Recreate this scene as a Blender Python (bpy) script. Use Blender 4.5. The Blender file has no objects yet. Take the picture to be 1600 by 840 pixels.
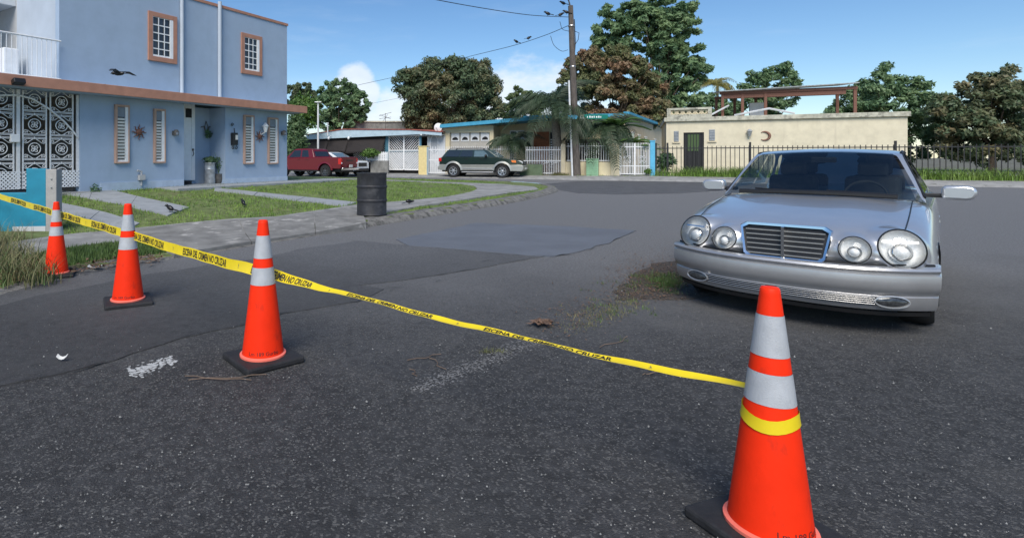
import bpy, bmesh, math, random
import numpy as np
from mathutils import Vector, Matrix, noise
random.seed(7); np.random.seed(7)
R = math.radians
scn = bpy.context.scene
COL = scn.collection

# ------------------------------------------------------------------ camera
F, CX, HY, CH = 867.0, 600.0, 244.0, 1.34     # focal length, vanishing column, horizon row (photo pixels), eye height
cam_d = bpy.data.cameras.new('camera'); cam = bpy.data.objects.new('camera', cam_d); COL.objects.link(cam)
cam.location = (0, 0, CH); cam.rotation_euler = (R(90), 0, 0)
cam_d.sensor_width = 36; cam_d.lens = F / 1600 * 36
cam_d.shift_x = (800 - CX) / 1600; cam_d.shift_y = (HY - 420) / 1600
cam_d.clip_start = 0.05; cam_d.clip_end = 3000
scn.camera = cam

# ------------------------------------------------------------------ sky and sun
SUN = Vector((-0.14, -0.66, 0.73)).normalized()
w = bpy.data.worlds.new('World'); scn.world = w; w.use_nodes = True
nt = w.node_tree; N = nt.nodes; L = nt.links
for n in list(N): N.remove(n)
def nd(t, **k):
    n = N.new(t)
    for a, b in k.items(): setattr(n, a, b)
    return n
out = nd('ShaderNodeOutputWorld'); bg = nd('ShaderNodeBackground'); bg.inputs[1].default_value = 0.09
sky = nd('ShaderNodeTexSky', sky_type='NISHITA', sun_disc=False)
sky.sun_elevation = math.asin(SUN.z); sky.sun_rotation = math.atan2(SUN.x, SUN.y)
sky.air_density = 1.0; sky.dust_density = 0.15; sky.ozone_density = 4.0
tc = nd('ShaderNodeTexCoord'); sep = nd('ShaderNodeSeparateXYZ'); L.new(tc.outputs['Generated'], sep.inputs[0])
def mth(op, a, b=None, c=None, clamp=False):
    n = nd('ShaderNodeMath', operation=op, use_clamp=clamp)
    for i, v in enumerate((a, b, c)):
        if v is None: continue
        if isinstance(v, (int, float)): n.inputs[i].default_value = v
        else: L.new(v, n.inputs[i])
    return n.outputs[0]
X, Y, Z = sep.outputs
az = mth('ARCTAN2', X, Y)
mp = nd('ShaderNodeMapping'); mp.inputs['Scale'].default_value = (1, 1, 1.9); L.new(tc.outputs['Generated'], mp.inputs[0])
n1 = nd('ShaderNodeTexNoise'); n1.inputs['Scale'].default_value = 7.5; n1.inputs['Detail'].default_value = 9; n1.inputs['Roughness'].default_value = .62
L.new(mp.outputs[0], n1.inputs['Vector'])
mp2 = nd('ShaderNodeMapping'); mp2.inputs['Scale'].default_value = (1, 1, 5.0); L.new(tc.outputs['Generated'], mp2.inputs[0])
n2 = nd('ShaderNodeTexNoise'); n2.inputs['Scale'].default_value = 4.2; n2.inputs['Detail'].default_value = 8; n2.inputs['Roughness'].default_value = .62
L.new(mp2.outputs[0], n2.inputs['Vector'])
def bump_at(a0, e0, sa, se):       # a cloud bank standing in one direction
    da = mth('DIVIDE', mth('SUBTRACT', az, a0), sa); de = mth('DIVIDE', mth('SUBTRACT', Z, e0), se)
    r2 = mth('ADD', mth('MULTIPLY', da, da), mth('MULTIPLY', de, de))
    return mth('MAXIMUM', mth('SUBTRACT', 1.0, r2), 0.0)
bank = mth('ADD', mth('ADD', bump_at(-.055, .125, .05, .055), mth('MULTIPLY', bump_at(.03, .05, .14, .09), 1.2)), mth('MULTIPLY', bump_at(.25, .10, .20, .12), .85))
low = mth('MULTIPLY', mth('SUBTRACT', .11, Z), 2.2)
cum = mth('ADD', mth('MULTIPLY', mth('SUBTRACT', n1.outputs[0], .5), 1.8), mth('ADD', mth('MULTIPLY', bank, 1.1), mth('ADD', low, -.42)))
cumm = nd('ShaderNodeMapRange', interpolation_type='SMOOTHSTEP'); L.new(cum, cumm.inputs[0]); cumm.inputs[1].default_value = 0.0; cumm.inputs[2].default_value = .5
cir = nd('ShaderNodeMapRange', interpolation_type='SMOOTHSTEP'); L.new(n2.outputs[0], cir.inputs[0]); cir.inputs[1].default_value = .5; cir.inputs[2].default_value = .85; cir.inputs[4].default_value = .15
fac = mth('MAXIMUM', mth('MULTIPLY', cumm.outputs[0], .8), cir.outputs[0])
mix = nd('ShaderNodeMix', data_type='RGBA'); L.new(fac, mix.inputs[0])
hs_ = nd('ShaderNodeHueSaturation'); hs_.inputs['Saturation'].default_value = 1.13; L.new(sky.outputs[0], hs_.inputs['Color']); L.new(hs_.outputs[0], mix.inputs[6])
n3 = nd('ShaderNodeTexNoise'); n3.inputs['Scale'].default_value = 16; n3.inputs['Detail'].default_value = 6; L.new(mp.outputs[0], n3.inputs['Vector'])
cc = nd('ShaderNodeMix', data_type='RGBA'); L.new(n3.outputs[0], cc.inputs[0]); cc.inputs[6].default_value = (5.2, 5.9, 6.8, 1); cc.inputs[7].default_value = (8.6, 8.8, 9.0, 1)
L.new(cc.outputs[2], mix.inputs[7])
L.new(mix.outputs[2], bg.inputs[0]); L.new(bg.outputs[0], out.inputs[0])
sd = bpy.data.lights.new('sun', 'SUN'); sd.energy = 2.9; sd.angle = R(38); sd.color = (1, .93, .82)
so = bpy.data.objects.new('sun', sd); COL.objects.link(so); so.rotation_euler = (-SUN).to_track_quat('-Z', 'Y').to_euler(); so.location = SUN * 40
scn.cycles.max_bounces = 7; scn.cycles.diffuse_bounces = 3; scn.cycles.glossy_bounces = 3; scn.cycles.transparent_max_bounces = 6
vs = scn.view_settings; vs.view_transform = 'Standard'; vs.look = 'None'; vs.gamma = 1; vs.exposure = 0.57; vs.use_curve_mapping = False

# ------------------------------------------------------------------ materials
MATS = {}
def mat(name, col, rough=.6, metal=0., var=.1, scale=6., bump=0., bscale=40., col2=None, lo=.35, hi=.65, coat=0., spec=.5,
        island=0., speck=None, speck_scale=300., speck_lo=.66, stain=None, stain_scale=1.2, stain_lo=.55, detail=6, stretch=None, stain2=None, stain2_map=(1, 1, 1), stain2_rot=0., stain2_lo=.55, stain2_w=.15, far=None, far_y=(4.5, 9.)):
    if name in MATS: return MATS[name]
    m = bpy.data.materials.new(name); m.use_nodes = True; t = m.node_tree; n = t.nodes; l = t.links
    p = n['Principled BSDF']; p.inputs['Roughness'].default_value = rough; p.inputs['Metallic'].default_value = metal
    p.inputs['Coat Weight'].default_value = coat; p.inputs['Coat Roughness'].default_value = .05; p.inputs['Specular IOR Level'].default_value = spec
    c = n.new('ShaderNodeTexCoord'); vec = c.outputs['Object']
    if stretch:
        mpn = n.new('ShaderNodeMapping'); mpn.inputs['Scale'].default_value = stretch; l.new(vec, mpn.inputs[0]); vec = mpn.outputs[0]
    def noi(s, d=detail, r=.6):
        x = n.new('ShaderNodeTexNoise'); x.inputs['Scale'].default_value = s; x.inputs['Detail'].default_value = d; x.inputs['Roughness'].default_value = r
        l.new(vec, x.inputs['Vector']); return x.outputs[0]
    def rng(v, a, b, c0=0, d0=1):
        x = n.new('ShaderNodeMapRange'); l.new(v, x.inputs[0])
        for i, q in enumerate((a, b, c0, d0)): x.inputs[i + 1].default_value = q
        return x.outputs[0]
    def mx(f, a, b, mode='MIX'):
        x = n.new('ShaderNodeMix'); x.data_type = 'RGBA'; x.blend_type = mode
        if isinstance(f, float): x.inputs[0].default_value = f
        else: l.new(f, x.inputs[0])
        for i, q in ((6, a), (7, b)):
            if isinstance(q, tuple): x.inputs[i].default_value = (*q, 1)
            else: l.new(q, x.inputs[i])
        return x.outputs[2]
    c2 = col2 or tuple(min(1, q * (1 + var)) for q in col)
    c1 = col if col2 else tuple(q * (1 - var) for q in col)
    o = mx(rng(noi(scale), lo, hi), c1, c2)
    if stain: o = mx(rng(noi(stain_scale, 8, .65), stain_lo, stain_lo + .1), o, stain)
    if stain2:
        mq = n.new('ShaderNodeMapping'); mq.inputs['Scale'].default_value = stain2_map; mq.inputs['Rotation'].default_value = (0, 0, stain2_rot); l.new(c.outputs['Object'], mq.inputs[0])
        x = n.new('ShaderNodeTexNoise'); x.inputs['Scale'].default_value = 1.; x.inputs['Detail'].default_value = 7; x.inputs['Roughness'].default_value = .62; l.new(mq.outputs[0], x.inputs['Vector'])
        o = mx(rng(x.outputs[0], stain2_lo, stain2_lo + stain2_w), o, stain2)
    if far:                                   # paler up the street: grazing-angle lightening put into the asphalt colour
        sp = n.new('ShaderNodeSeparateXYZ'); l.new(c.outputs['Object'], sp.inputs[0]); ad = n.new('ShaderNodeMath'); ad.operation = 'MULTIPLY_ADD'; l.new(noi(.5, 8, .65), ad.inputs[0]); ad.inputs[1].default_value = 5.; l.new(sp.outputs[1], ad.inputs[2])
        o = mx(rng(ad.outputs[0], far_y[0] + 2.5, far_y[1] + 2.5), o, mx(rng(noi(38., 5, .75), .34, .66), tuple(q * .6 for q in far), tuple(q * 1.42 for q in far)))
    if speck:
        v = n.new('ShaderNodeTexVoronoi'); v.inputs['Scale'].default_value = speck_scale; l.new(vec, v.inputs['Vector'])
        sx = n.new('ShaderNodeSeparateColor'); l.new(v.outputs['Color'], sx.inputs[0])
        o = mx(rng(sx.outputs[0], speck_lo, speck_lo + .2), o, speck)
    if island:
        g = n.new('ShaderNodeNewGeometry')
        h = n.new('ShaderNodeHueSaturation'); l.new(o, h.inputs['Color'])
        l.new(rng(g.outputs['Random Per Island'], 0, 1, 1 - island, 1 + island), h.inputs['Value'])
        o = h.outputs[0]
    l.new(o, p.inputs['Base Color'])
    if bump:
        b = n.new('ShaderNodeBump'); b.inputs['Strength'].default_value = bump; b.inputs['Distance'].default_value = .02
        l.new(noi(bscale, 4), b.inputs['Height']); l.new(b.outputs[0], p.inputs['Normal'])
    MATS[name] = m; return m
def leafmat(name, g1, g2, tint, rough=.5):
    m = bpy.data.materials.new(name); m.use_nodes = True; t = m.node_tree; n = t.nodes; l = t.links
    p = n['Principled BSDF']; p.inputs['Roughness'].default_value = rough; p.inputs['Specular IOR Level'].default_value = .35
    g = n.new('ShaderNodeNewGeometry'); a = n.new('ShaderNodeAttribute'); a.attribute_name = 'tint'
    x = n.new('ShaderNodeMix'); x.data_type = 'RGBA'; l.new(g.outputs['Random Per Island'], x.inputs[0]); x.inputs[6].default_value = (*g1, 1); x.inputs[7].default_value = (*g2, 1)
    y = n.new('ShaderNodeMix'); y.data_type = 'RGBA'; l.new(a.outputs['Fac'], y.inputs[0]); l.new(x.outputs[2], y.inputs[6]); y.inputs[7].default_value = (*tint, 1)
    l.new(y.outputs[2], p.inputs['Base Color'])
    tr = n.new('ShaderNodeBsdfTranslucent'); l.new(y.outputs[2], tr.inputs[0])
    ms = n.new('ShaderNodeMixShader'); ms.inputs[0].default_value = .34; l.new(p.outputs[0], ms.inputs[1]); l.new(tr.outputs[0], ms.inputs[2])
    l.new(ms.outputs[0], n['Material Output'].inputs[0]); MATS[name] = m; return m
def lensmat():
    m = bpy.data.materials.new('clear_lens'); m.use_nodes = True; t = m.node_tree; n = t.nodes; l = t.links
    a = n.new('ShaderNodeBsdfTransparent'); b = n.new('ShaderNodeBsdfGlossy'); b.inputs['Roughness'].default_value = .04
    fr = n.new('ShaderNodeFresnel'); fr.inputs[0].default_value = 1.45
    ms = n.new('ShaderNodeMixShader'); l.new(fr.outputs[0], ms.inputs[0]); l.new(a.outputs[0], ms.inputs[1]); l.new(b.outputs[0], ms.inputs[2])
    l.new(ms.outputs[0], n['Material Output'].inputs[0]); MATS['clear_lens'] = m
lensmat()
def glassmat(name, tint, ior):
    m = bpy.data.materials.new(name); m.use_nodes = True; t = m.node_tree; n = t.nodes; l = t.links
    a = n.new('ShaderNodeBsdfTransparent'); a.inputs[0].default_value = (*tint, 1); b = n.new('ShaderNodeBsdfGlossy'); b.inputs['Roughness'].default_value = .02
    fr = n.new('ShaderNodeFresnel'); fr.inputs[0].default_value = ior
    ms = n.new('ShaderNodeMixShader'); l.new(fr.outputs[0], ms.inputs[0]); l.new(a.outputs[0], ms.inputs[1]); l.new(b.outputs[0], ms.inputs[2])
    l.new(ms.outputs[0], n['Material Output'].inputs[0]); MATS[name] = m
glassmat('clear_glass', (.5, .56, .56), 1.9)
m_ = mat
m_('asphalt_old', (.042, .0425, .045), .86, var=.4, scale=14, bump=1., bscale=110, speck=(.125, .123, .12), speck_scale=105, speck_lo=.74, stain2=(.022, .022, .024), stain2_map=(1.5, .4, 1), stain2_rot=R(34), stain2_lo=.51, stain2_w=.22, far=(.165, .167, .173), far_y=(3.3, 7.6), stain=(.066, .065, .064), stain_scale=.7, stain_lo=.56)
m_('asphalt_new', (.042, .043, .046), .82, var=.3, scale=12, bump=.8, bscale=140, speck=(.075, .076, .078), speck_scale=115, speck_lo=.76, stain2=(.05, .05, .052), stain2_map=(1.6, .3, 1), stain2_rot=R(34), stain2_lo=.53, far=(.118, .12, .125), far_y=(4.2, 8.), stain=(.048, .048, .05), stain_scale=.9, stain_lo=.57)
m_('asphalt_far', (.08, .082, .087), .85, var=.2, scale=2, bump=.4, bscale=120)
m_('asphalt_blue', (.115, .127, .15), .75, var=.12, scale=1.2, bump=.3, bscale=170, speck=(.13, .135, .145), speck_scale=130, speck_lo=.85)
m_('asphalt_crack', (.012, .012, .013), .95)
m_('ground', (.12, .115, .09), .95, var=.3, scale=.4, bump=.4, bscale=20, stain=(.07, .09, .03), stain_scale=.3)
m_('soil', (.12, .155, .05), .95, var=.35, scale=5, bump=.6, bscale=60, stain=(.16, .13, .07), stain_scale=1.6, stain_lo=.6)
m_('dirt', (.058, .050, .044), .95, var=.45, scale=16, bump=.8, bscale=80)
m_('concrete', (.262, .262, .256), .88, var=.2, scale=2.5, bump=.5, bscale=90, stain=(.17, .168, .16), stain_scale=2.2, stain_lo=.54)
m_('concrete_apron', (.20, .198, .19), .9, var=.25, scale=3, bump=.6, bscale=90, stain=(.40, .39, .37), stain_scale=3.2, stain_lo=.57, stretch=(1, 1, 1))
m_('concrete_path', (.27, .29, .31), .85, var=.12, scale=4, bump=.2, bscale=80, stain=(.19, .2, .2), stain_scale=3, stain_lo=.6)
m_('kerb', (.19, .185, .175), .9, var=.35, scale=14, bump=1., bscale=60, stain=(.07, .07, .065), stain_scale=7, stain_lo=.5)
m_('kerb_paint', (.34, .47, .52), .8, var=.2, scale=10, stain=(.3, .3, .28), stain_scale=6, stain_lo=.5)
m_('blue_wall', (.335, .43, .56), .8, var=.05, scale=2.2, bump=.15, bscale=120, stain=(.31, .40, .525), stain_scale=1.1, stain_lo=.58, stain2=(.30, .385, .50), stain2_map=(2.2, 2.2, .35), stain2_lo=.60, stain2_w=.2)
m_('blue_wall_pale', (.43, .49, .57), .8, var=.05, scale=2, bump=.15, bscale=120)  # balcony side wall's lit look put into a paler blue; downpipes share it
m_('skirting', (.42, .51, .62), .8, var=.08, scale=4)
m_('grey_wall', (.42, .43, .44), .85, var=.06)
m_('brown_trim', (.42, .21, .145), .75, var=.1, scale=5, bump=.1, bscale=60)
m_('tan_trim', (.47, .31, .24), .75, var=.08, scale=6)
m_('white_paint', (.8, .81, .82), .5, var=.05, scale=6)
m_('white_iron', (.72, .73, .74), .45, var=.08, scale=14)
m_('pale_iron', (.62, .62, .60), .5, var=.12, scale=14)
m_('black_iron', (.018, .018, .02), .5, var=.2)
m_('dark_glass', (.035, .045, .06), .12, var=.3, scale=2, spec=.6)
m_('blind_grey', (.23, .26, .30), .6, var=.12, scale=5)
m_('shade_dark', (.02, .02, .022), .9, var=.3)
m_('door_white', (.80, .83, .86), .45, var=.04)
m_('rust_iron', (.17, .075, .05), .7, var=.35, scale=30)
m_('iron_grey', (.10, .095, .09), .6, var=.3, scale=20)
m_('cyan_paint', (.010, .22, .34), .65, var=.1, scale=4, bump=.15, bscale=80, stain=(.03, .22, .32), stain_scale=2, stain_lo=.62)
m_('post_grey', (.36, .35, .34), .85, var=.1, scale=6, bump=.2)
m_('steel', (.45, .45, .45), .4, metal=.9)
m_('cone_orange', (.86, .032, .006), .5, var=.06, scale=5, spec=.15, stain2=(.42, .028, .014), stain2_map=(11, 11, 5), stain2_lo=.58, stain2_w=.22, bump=.05, bscale=30)
m_('cone_lip', (.80, .17, .12), .5, var=.1)
m_('reflector', (.42, .44, .47), .38, var=.08, scale=12, spec=.5, bump=.25, bscale=220, stain2=(.30, .31, .33), stain2_map=(14, 14, 4), stain2_lo=.58, stain2_w=.2)
m_('rubber', (.016, .016, .018), .7, var=.3, scale=12, bump=.2)
m_('ink', (.015, .014, .014), .6)
m_('tape_yellow', (.74, .57, .015), .35, var=.06, scale=8)
m_('drum_black', (.024, .025, .03), .55, var=.35, scale=6, bump=.15, bscale=30, stain=(.05, .05, .055), stain_scale=4)
m_('car_red', (.125, .002, .009), .4, metal=0., var=.05, coat=.3)
m_('car_white', (.66, .68, .70), .3, var=.03, coat=.8)
m_('car_green', (.014, .03, .022), .3, metal=.3, var=.1, coat=1.)
m_('car_champagne', (.34, .34, .31), .35, metal=.4, var=.06, coat=.6)
m_('car_silver', (.64, .655, .68), .3, metal=.72, var=.03, coat=.9)
m_('bumper_silver', (.44, .44, .45), .34, metal=.6, var=.05, coat=.6)
m_('trim_silver', (.62, .62, .62), .3, metal=.8, var=.05)
m_('chrome', (.78, .79, .80), .08, metal=1., var=.02)
m_('interior', (.05, .05, .053), .8, var=.15, scale=20)
m_('trim_black', (.012, .012, .013), .45, var=.1)
m_('tyre', (.014, .014, .015), .8, var=.3, scale=20)
m_('rim_alloy', (.55, .56, .57), .3, metal=.8, var=.05)
m_('rim_dark', (.12, .12, .125), .35, metal=.7, var=.1)
m_('car_glass', (.015, .02, .026), .05, var=.1, spec=.8)
m_('car_glass_pale', (.10, .15, .17), .06, var=.1, spec=.8)
m_('lamp_red', (.55, .02, .02), .2, var=.1)
m_('lamp_amber', (.8, .22, .05), .2, var=.1)
m_('fog_glass', (.08, .085, .09), .1, metal=.5, var=.4, scale=40)
m_('lamp_clear', (.74, .76, .76), .22, metal=0., var=.1, scale=60)
m_('cream', (.64, .56, .38), .85, var=.07, scale=2, bump=.15, bscale=90, stain=(.50, .42, .26), stain_scale=1.3, stain_lo=.6)
m_('cream_stained', (.66, .60, .45), .88, var=.08, scale=2, bump=.3, bscale=60, stain=(.42, .38, .31), stain_scale=2.4, stain_lo=.64, stain2=(.52, .46, .35), stain2_map=(3, 3, .4), stain2_lo=.57, stain2_w=.2)
m_('cream_pale', (.60, .53, .38), .88, var=.08, scale=2)
m_('mouldy', (.46, .45, .37), .92, var=.25, scale=4, bump=.4, bscale=40, stain=(.22, .215, .18), stain_scale=3, stain_lo=.55)
m_('yellow_pillar', (.68, .56, .27), .8, var=.08)
m_('roof_blue', (.05, .30, .47), .6, var=.1, scale=3)
m_('pale_blue', (.40, .52, .60), .75, var=.08, scale=3, stain=(.3, .4, .46), stain_scale=2, stain_lo=.6)
m_('teal_trim', (.06, .17, .24), .6, var=.1)
m_('white_wall', (.56, .58, .60), .85, var=.06, scale=2, stain=(.42, .44, .45), stain_scale=1.5)
m_('awning', (.017, .013, .013), .8, var=.25, scale=3, stretch=(1, 1, 6))
m_('roof_red', (.33, .10, .075), .8, var=.25)
m_('garage_door', (.42, .40, .36), .6, var=.05)
m_('brick_orange', (.36, .13, .055), .8, var=.2, scale=8)
m_('green_wall', (.12, .17, .10), .85, var=.2, scale=3)
m_('utility_green', (.24, .42, .26), .6, var=.08)
m_('sign_green', (.0, .16, .12), .4, var=.05)
m_('bluepost', (.10, .42, .64), .6, var=.08)
m_('pole_wood', (.105, .09, .08), .9, var=.4, scale=5, bump=.6, bscale=30, stretch=(6, 6, .5))
m_('conduit_white', (.66, .67, .68), .5)
m_('wire', (.02, .02, .022), .6)
m_('bird', (.008, .008, .010), .4, var=.3, scale=40)
m_('bark', (.10, .075, .055), .9, var=.35, scale=6, bump=.7, bscale=25)
m_('palm_trunk', (.22, .19, .155), .9, var=.4, scale=8, bump=.8, bscale=20, stretch=(1, 1, 4))
m_('galvanised', (.42, .44, .45), .45, metal=.5, var=.25, scale=8)
m_('terracotta', (.22, .11, .08), .8, var=.2)
m_('grey_block', (.20, .20, .19), .9, var=.25, scale=3)
m_('line_white', (.40, .41, .41), .8, var=.2, scale=30)
m_('line_faint', (.17, .17, .17), .85, var=.3, scale=30)
m_('paper', (.6, .6, .58), .7)
m_('dry_leaf', (.15, .09, .055), .7, var=.3, scale=20, island=.5)
m_('straw', (.34, .28, .16), .8, var=.2, island=.4)
m_('grass_blade', (.105, .205, .026), .6, col2=(.175, .26, .05), scale=1.1, island=.45)
m_('grass_dark', (.045, .095, .022), .6, col2=(.09, .14, .035), scale=1.5, island=.5)
m_('grass_dry', (.12, .13, .05), .7, col2=(.20, .175, .09), scale=2, island=.45)
m_('stick', (.14, .10, .075), .9, var=.3)
leafmat('leaf_mango', (0.065, 0.106, 0.060), (0.144, 0.206, 0.106), (0.312, 0.231, 0.125))
leafmat('leaf_mango_red', (0.106, 0.131, 0.062), (0.194, 0.219, 0.094), (0.29, 0.18, 0.11))
leafmat('leaf_green', (0.069, 0.144, 0.077), (0.163, 0.263, 0.125), (0.237, 0.338, 0.163))
leafmat('leaf_light', (0.065, 0.138, 0.029), (0.145, 0.246, 0.058), (0.189, 0.275, 0.072))
leafmat('leaf_far', (0.07, 0.13, 0.06), (0.14, 0.22, 0.09), (0.2, 0.24, 0.11))
leafmat('leaf_palm', (0.035, 0.062, 0.034), (0.075, 0.112, 0.062), (0.189, 0.174, 0.087), .45)
leafmat('leaf_coconut', (.16, .16, .04), (.30, .27, .08), (.2, .17, .06), .45)
leafmat('leaf_banana', (.06, .13, .03), (.11, .19, .05), (.2, .18, .08), .45)

# ------------------------------------------------------------------ geometry helpers
OFF = {}
def V(*a): return Vector(a)
class M:
    def __init__(s): s.v = []; s.f = []
    def add(s, vs, fs):
        b = len(s.v); s.v += [tuple(q) for q in vs]; s.f += [tuple(i + b for i in f) for f in fs]; return s
    def box(s, c, d, rot=None):
        x, y, z = (q / 2 for q in d)
        P = [V(i * x, j * y, k * z) for i in (-1, 1) for j in (-1, 1) for k in (-1, 1)]
        if rot is not None: P = [rot @ p for p in P]
        return s.add([p + V(*c) for p in P], [(0, 1, 3, 2), (4, 6, 7, 5), (0, 4, 5, 1), (2, 3, 7, 6), (0, 2, 6, 4), (1, 5, 7, 3)])
    def b2(s, a, b): return s.box([(p + q) / 2 for p, q in zip(a, b)], [abs(q - p) for p, q in zip(a, b)])
    def tube(s, path, r, n=6, closed=False):
        P = [V(*p) for p in path]; m = len(P); rr = r if isinstance(r, (list, tuple)) else [r] * m; vs = []; up = None
        for i, p in enumerate(P):
            if closed: t = P[(i + 1) % m] - P[i - 1]
            else: t = P[min(i + 1, m - 1)] - P[max(i - 1, 0)]
            t = t.normalized() if t.length > 1e-9 else V(0, 0, 1)
            if up is None:
                up = V(0, 0, 1) if abs(t.z) < .9 else V(1, 0, 0)
            a = (up - t * up.dot(t)); a = a.normalized() if a.length > 1e-6 else t.orthogonal().normalized(); b = t.cross(a); up = a
            for k in range(n):
                th = 2 * math.pi * k / n; vs.append(p + (a * math.cos(th) + b * math.sin(th)) * rr[i])
        fs = []
        for i in range(m if closed else m - 1):
            j = (i + 1) % m
            for k in range(n): fs.append((i * n + k, i * n + (k + 1) % n, j * n + (k + 1) % n, j * n + k))
        if not closed: fs += [tuple(range(n))[::-1], tuple((m - 1) * n + k for k in range(n))]
        return s.add(vs, fs)
    def lathe(s, prof, n=24, c=(0, 0, 0), rot=None, sy=1., cap=True):
        vs = []
        for r, z in prof:
            for k in range(n):
                th = 2 * math.pi * k / n; p = V(r * math.cos(th), r * sy * math.sin(th), z)
                vs.append((rot @ p if rot is not None else p) + V(*c))
        fs = [(i * n + k, i * n + (k + 1) % n, (i + 1) * n + (k + 1) % n, (i + 1) * n + k) for i in range(len(prof) - 1) for k in range(n)]
        if cap: fs += [tuple(range(n))[::-1], tuple((len(prof) - 1) * n + k for k in range(n))]
        return s.add(vs, fs)
    def prism(s, poly, a, b, ax='y', fn=None):        # polygon (u,z) swept along y (or x)
        n = len(poly); vs = []
        for t in (a, b):
            for u, z in poly: vs.append((u, t, z) if ax == 'y' else (t, u, z) if ax == 'x' else (u, z, t))
        if fn: vs = [fn(*q) for q in vs]
        fs = [tuple(range(n)), tuple(range(2 * n - 1, n - 1, -1))] + [(i, n + i, n + (i + 1) % n, (i + 1) % n) for i in range(n)]
        return s.add(vs, fs)
    def grid(s, rows):
        n = len(rows[0]); b = []
        for r in rows: b += list(r)
        return s.add(b, [(i * n + j, i * n + j + 1, (i + 1) * n + j + 1, (i + 1) * n + j) for i in range(len(rows) - 1) for j in range(n - 1)])
    def ell(s, c, d, n=14, m=9, rot=None):
        vs = []
        for i in range(m + 1):
            ph = math.pi * i / m
            for k in range(n):
                th = 2 * math.pi * k / n
                p = V(d[0] * math.sin(ph) * math.cos(th), d[1] * math.sin(ph) * math.sin(th), d[2] * math.cos(ph))
                vs.append((rot @ p if rot is not None else p) + V(*c))
        return s.add(vs, [(i * n + k, (i + 1) * n + k, (i + 1) * n + (k + 1) % n, i * n + (k + 1) % n) for i in range(m) for k in range(n)])
    def build(s, name, material, parent=None, smooth=0, bevel=0, sub=0, solid=0):
        off = OFF.get(parent.name, (0, 0, 0)) if parent else (0, 0, 0)
        me = bpy.data.meshes.new(name)
        me.from_pydata([(a - off[0], b - off[1], c - off[2]) for a, b, c in s.v], [], s.f)
        bm = bmesh.new(); bm.from_mesh(me)
        bmesh.ops.remove_doubles(bm, verts=bm.verts, dist=1e-5); bmesh.ops.recalc_face_normals(bm, faces=bm.faces); bm.to_mesh(me); bm.free()
        me.materials.append(MATS[material] if isinstance(material, str) else material)
        if smooth:
            me.shade_smooth(); me.set_sharp_from_angle(angle=R(smooth if smooth > 1 else 40))
        o = bpy.data.objects.new(name, me); COL.objects.link(o)
        if parent: o.parent = parent; OFF[o.name] = off
        if solid: q = o.modifiers.new('solid', 'SOLIDIFY'); q.thickness = solid; q.offset = 0
        if bevel:
            q = o.modifiers.new('bevel', 'BEVEL'); q.width = bevel; q.segments = 2; q.limit_method = 'ANGLE'; q.angle_limit = R(35)
        if sub: q = o.modifiers.new('sub', 'SUBSURF'); q.levels = sub; q.render_levels = sub
        return o
def inst(src, name, parent, loc=(0, 0, 0), rot=(0, 0, 0), scale=(1, 1, 1)):
    o = bpy.data.objects.new(name, src.data); COL.objects.link(o); o.parent = parent
    off = OFF.get(parent.name, (0, 0, 0)); o.location = V(*loc) - V(*off); o.rotation_euler = rot; o.scale = scale
    for md in src.modifiers:
        q = o.modifiers.new(md.name, md.type)
        for a in ('width', 'segments', 'limit_method', 'angle_limit', 'levels', 'render_levels'):
            if hasattr(md, a): setattr(q, a, getattr(md, a))
    return o
def tag(o, label=None, cat=None, group=None, kind=None):
    if label: o['label'] = label
    if cat: o['category'] = cat
    if group: o['group'] = group
    if kind: o['kind'] = kind
    return o
def thing(name, label, cat, loc=(0, 0, 0), rz=0., group=None, off=(0, 0, 0), scale=1.):
    o = bpy.data.objects.new(name, None); COL.objects.link(o); o.empty_display_size = .2
    o.location = loc; o.rotation_euler = (0, 0, rz); o.scale = (scale,) * 3
    OFF[o.name] = off; return tag(o, label, cat, group)
class Fr:                                    # an upright local frame: x along a facade, y into the plot, z up
    def __init__(s, O, ang): s.O = V(O[0], O[1]); s.a = ang; s.u = V(math.cos(ang), math.sin(ang)); s.v = V(-math.sin(ang), math.cos(ang))
    def at(s, px, py=HY, y=0.):
        b = s.O + s.v * y; t = (px - CX) / F; q = (t * b.y - b.x) / (s.u.x - t * s.u.y); d = b.y + q * s.u.y
        return q, CH - (py - HY) * d / F, d
    def x(s, px, y=0.): return s.at(px, HY, y)[0]
    def z(s, px, py, y=0.): return s.at(px, py, y)[1]
    def w(s, x, y, z=0.): p = s.O + s.u * x + s.v * y; return (p.x, p.y, z)
    def thing(s, name, label, cat, x, y, z=0., group=None): return thing(name, label, cat, s.w(x, y, z), s.a, group, (x, y, z))
def at(px, py, d): return V((px - CX) / F * d, d, CH - (py - HY) / F * d)
def gnd(px, py, z=0.): d = F * (CH - z) / (py - HY); return ((px - CX) / F * d, d)
def resample(P, n):
    P = [V(*p) for p in P]; L_ = [0]
    for a, b in zip(P, P[1:]): L_.append(L_[-1] + (b - a).length)
    o = []
    for i in range(n):
        t = L_[-1] * i / (n - 1); k = 0
        while k < len(P) - 2 and L_[k + 1] < t: k += 1
        o.append(P[k].lerp(P[k + 1], (t - L_[k]) / max(1e-9, L_[k + 1] - L_[k])))
    return o
def smoothline(P, n):                        # Catmull-Rom through the points
    P = [V(*p) for p in P]; Q = [P[0] * 2 - P[1]] + P + [P[-1] * 2 - P[-2]]; o = []
    for i in range(1, len(Q) - 2):
        for k in range(n):
            t = k / n; a, b, c, d = Q[i - 1:i + 3]
            o.append(.5 * ((2 * b) + (c - a) * t + (2 * a - 5 * b + 4 * c - d) * t * t + (3 * b - a - 3 * c + d) * t ** 3))
    return o + [P[-1]]
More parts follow.
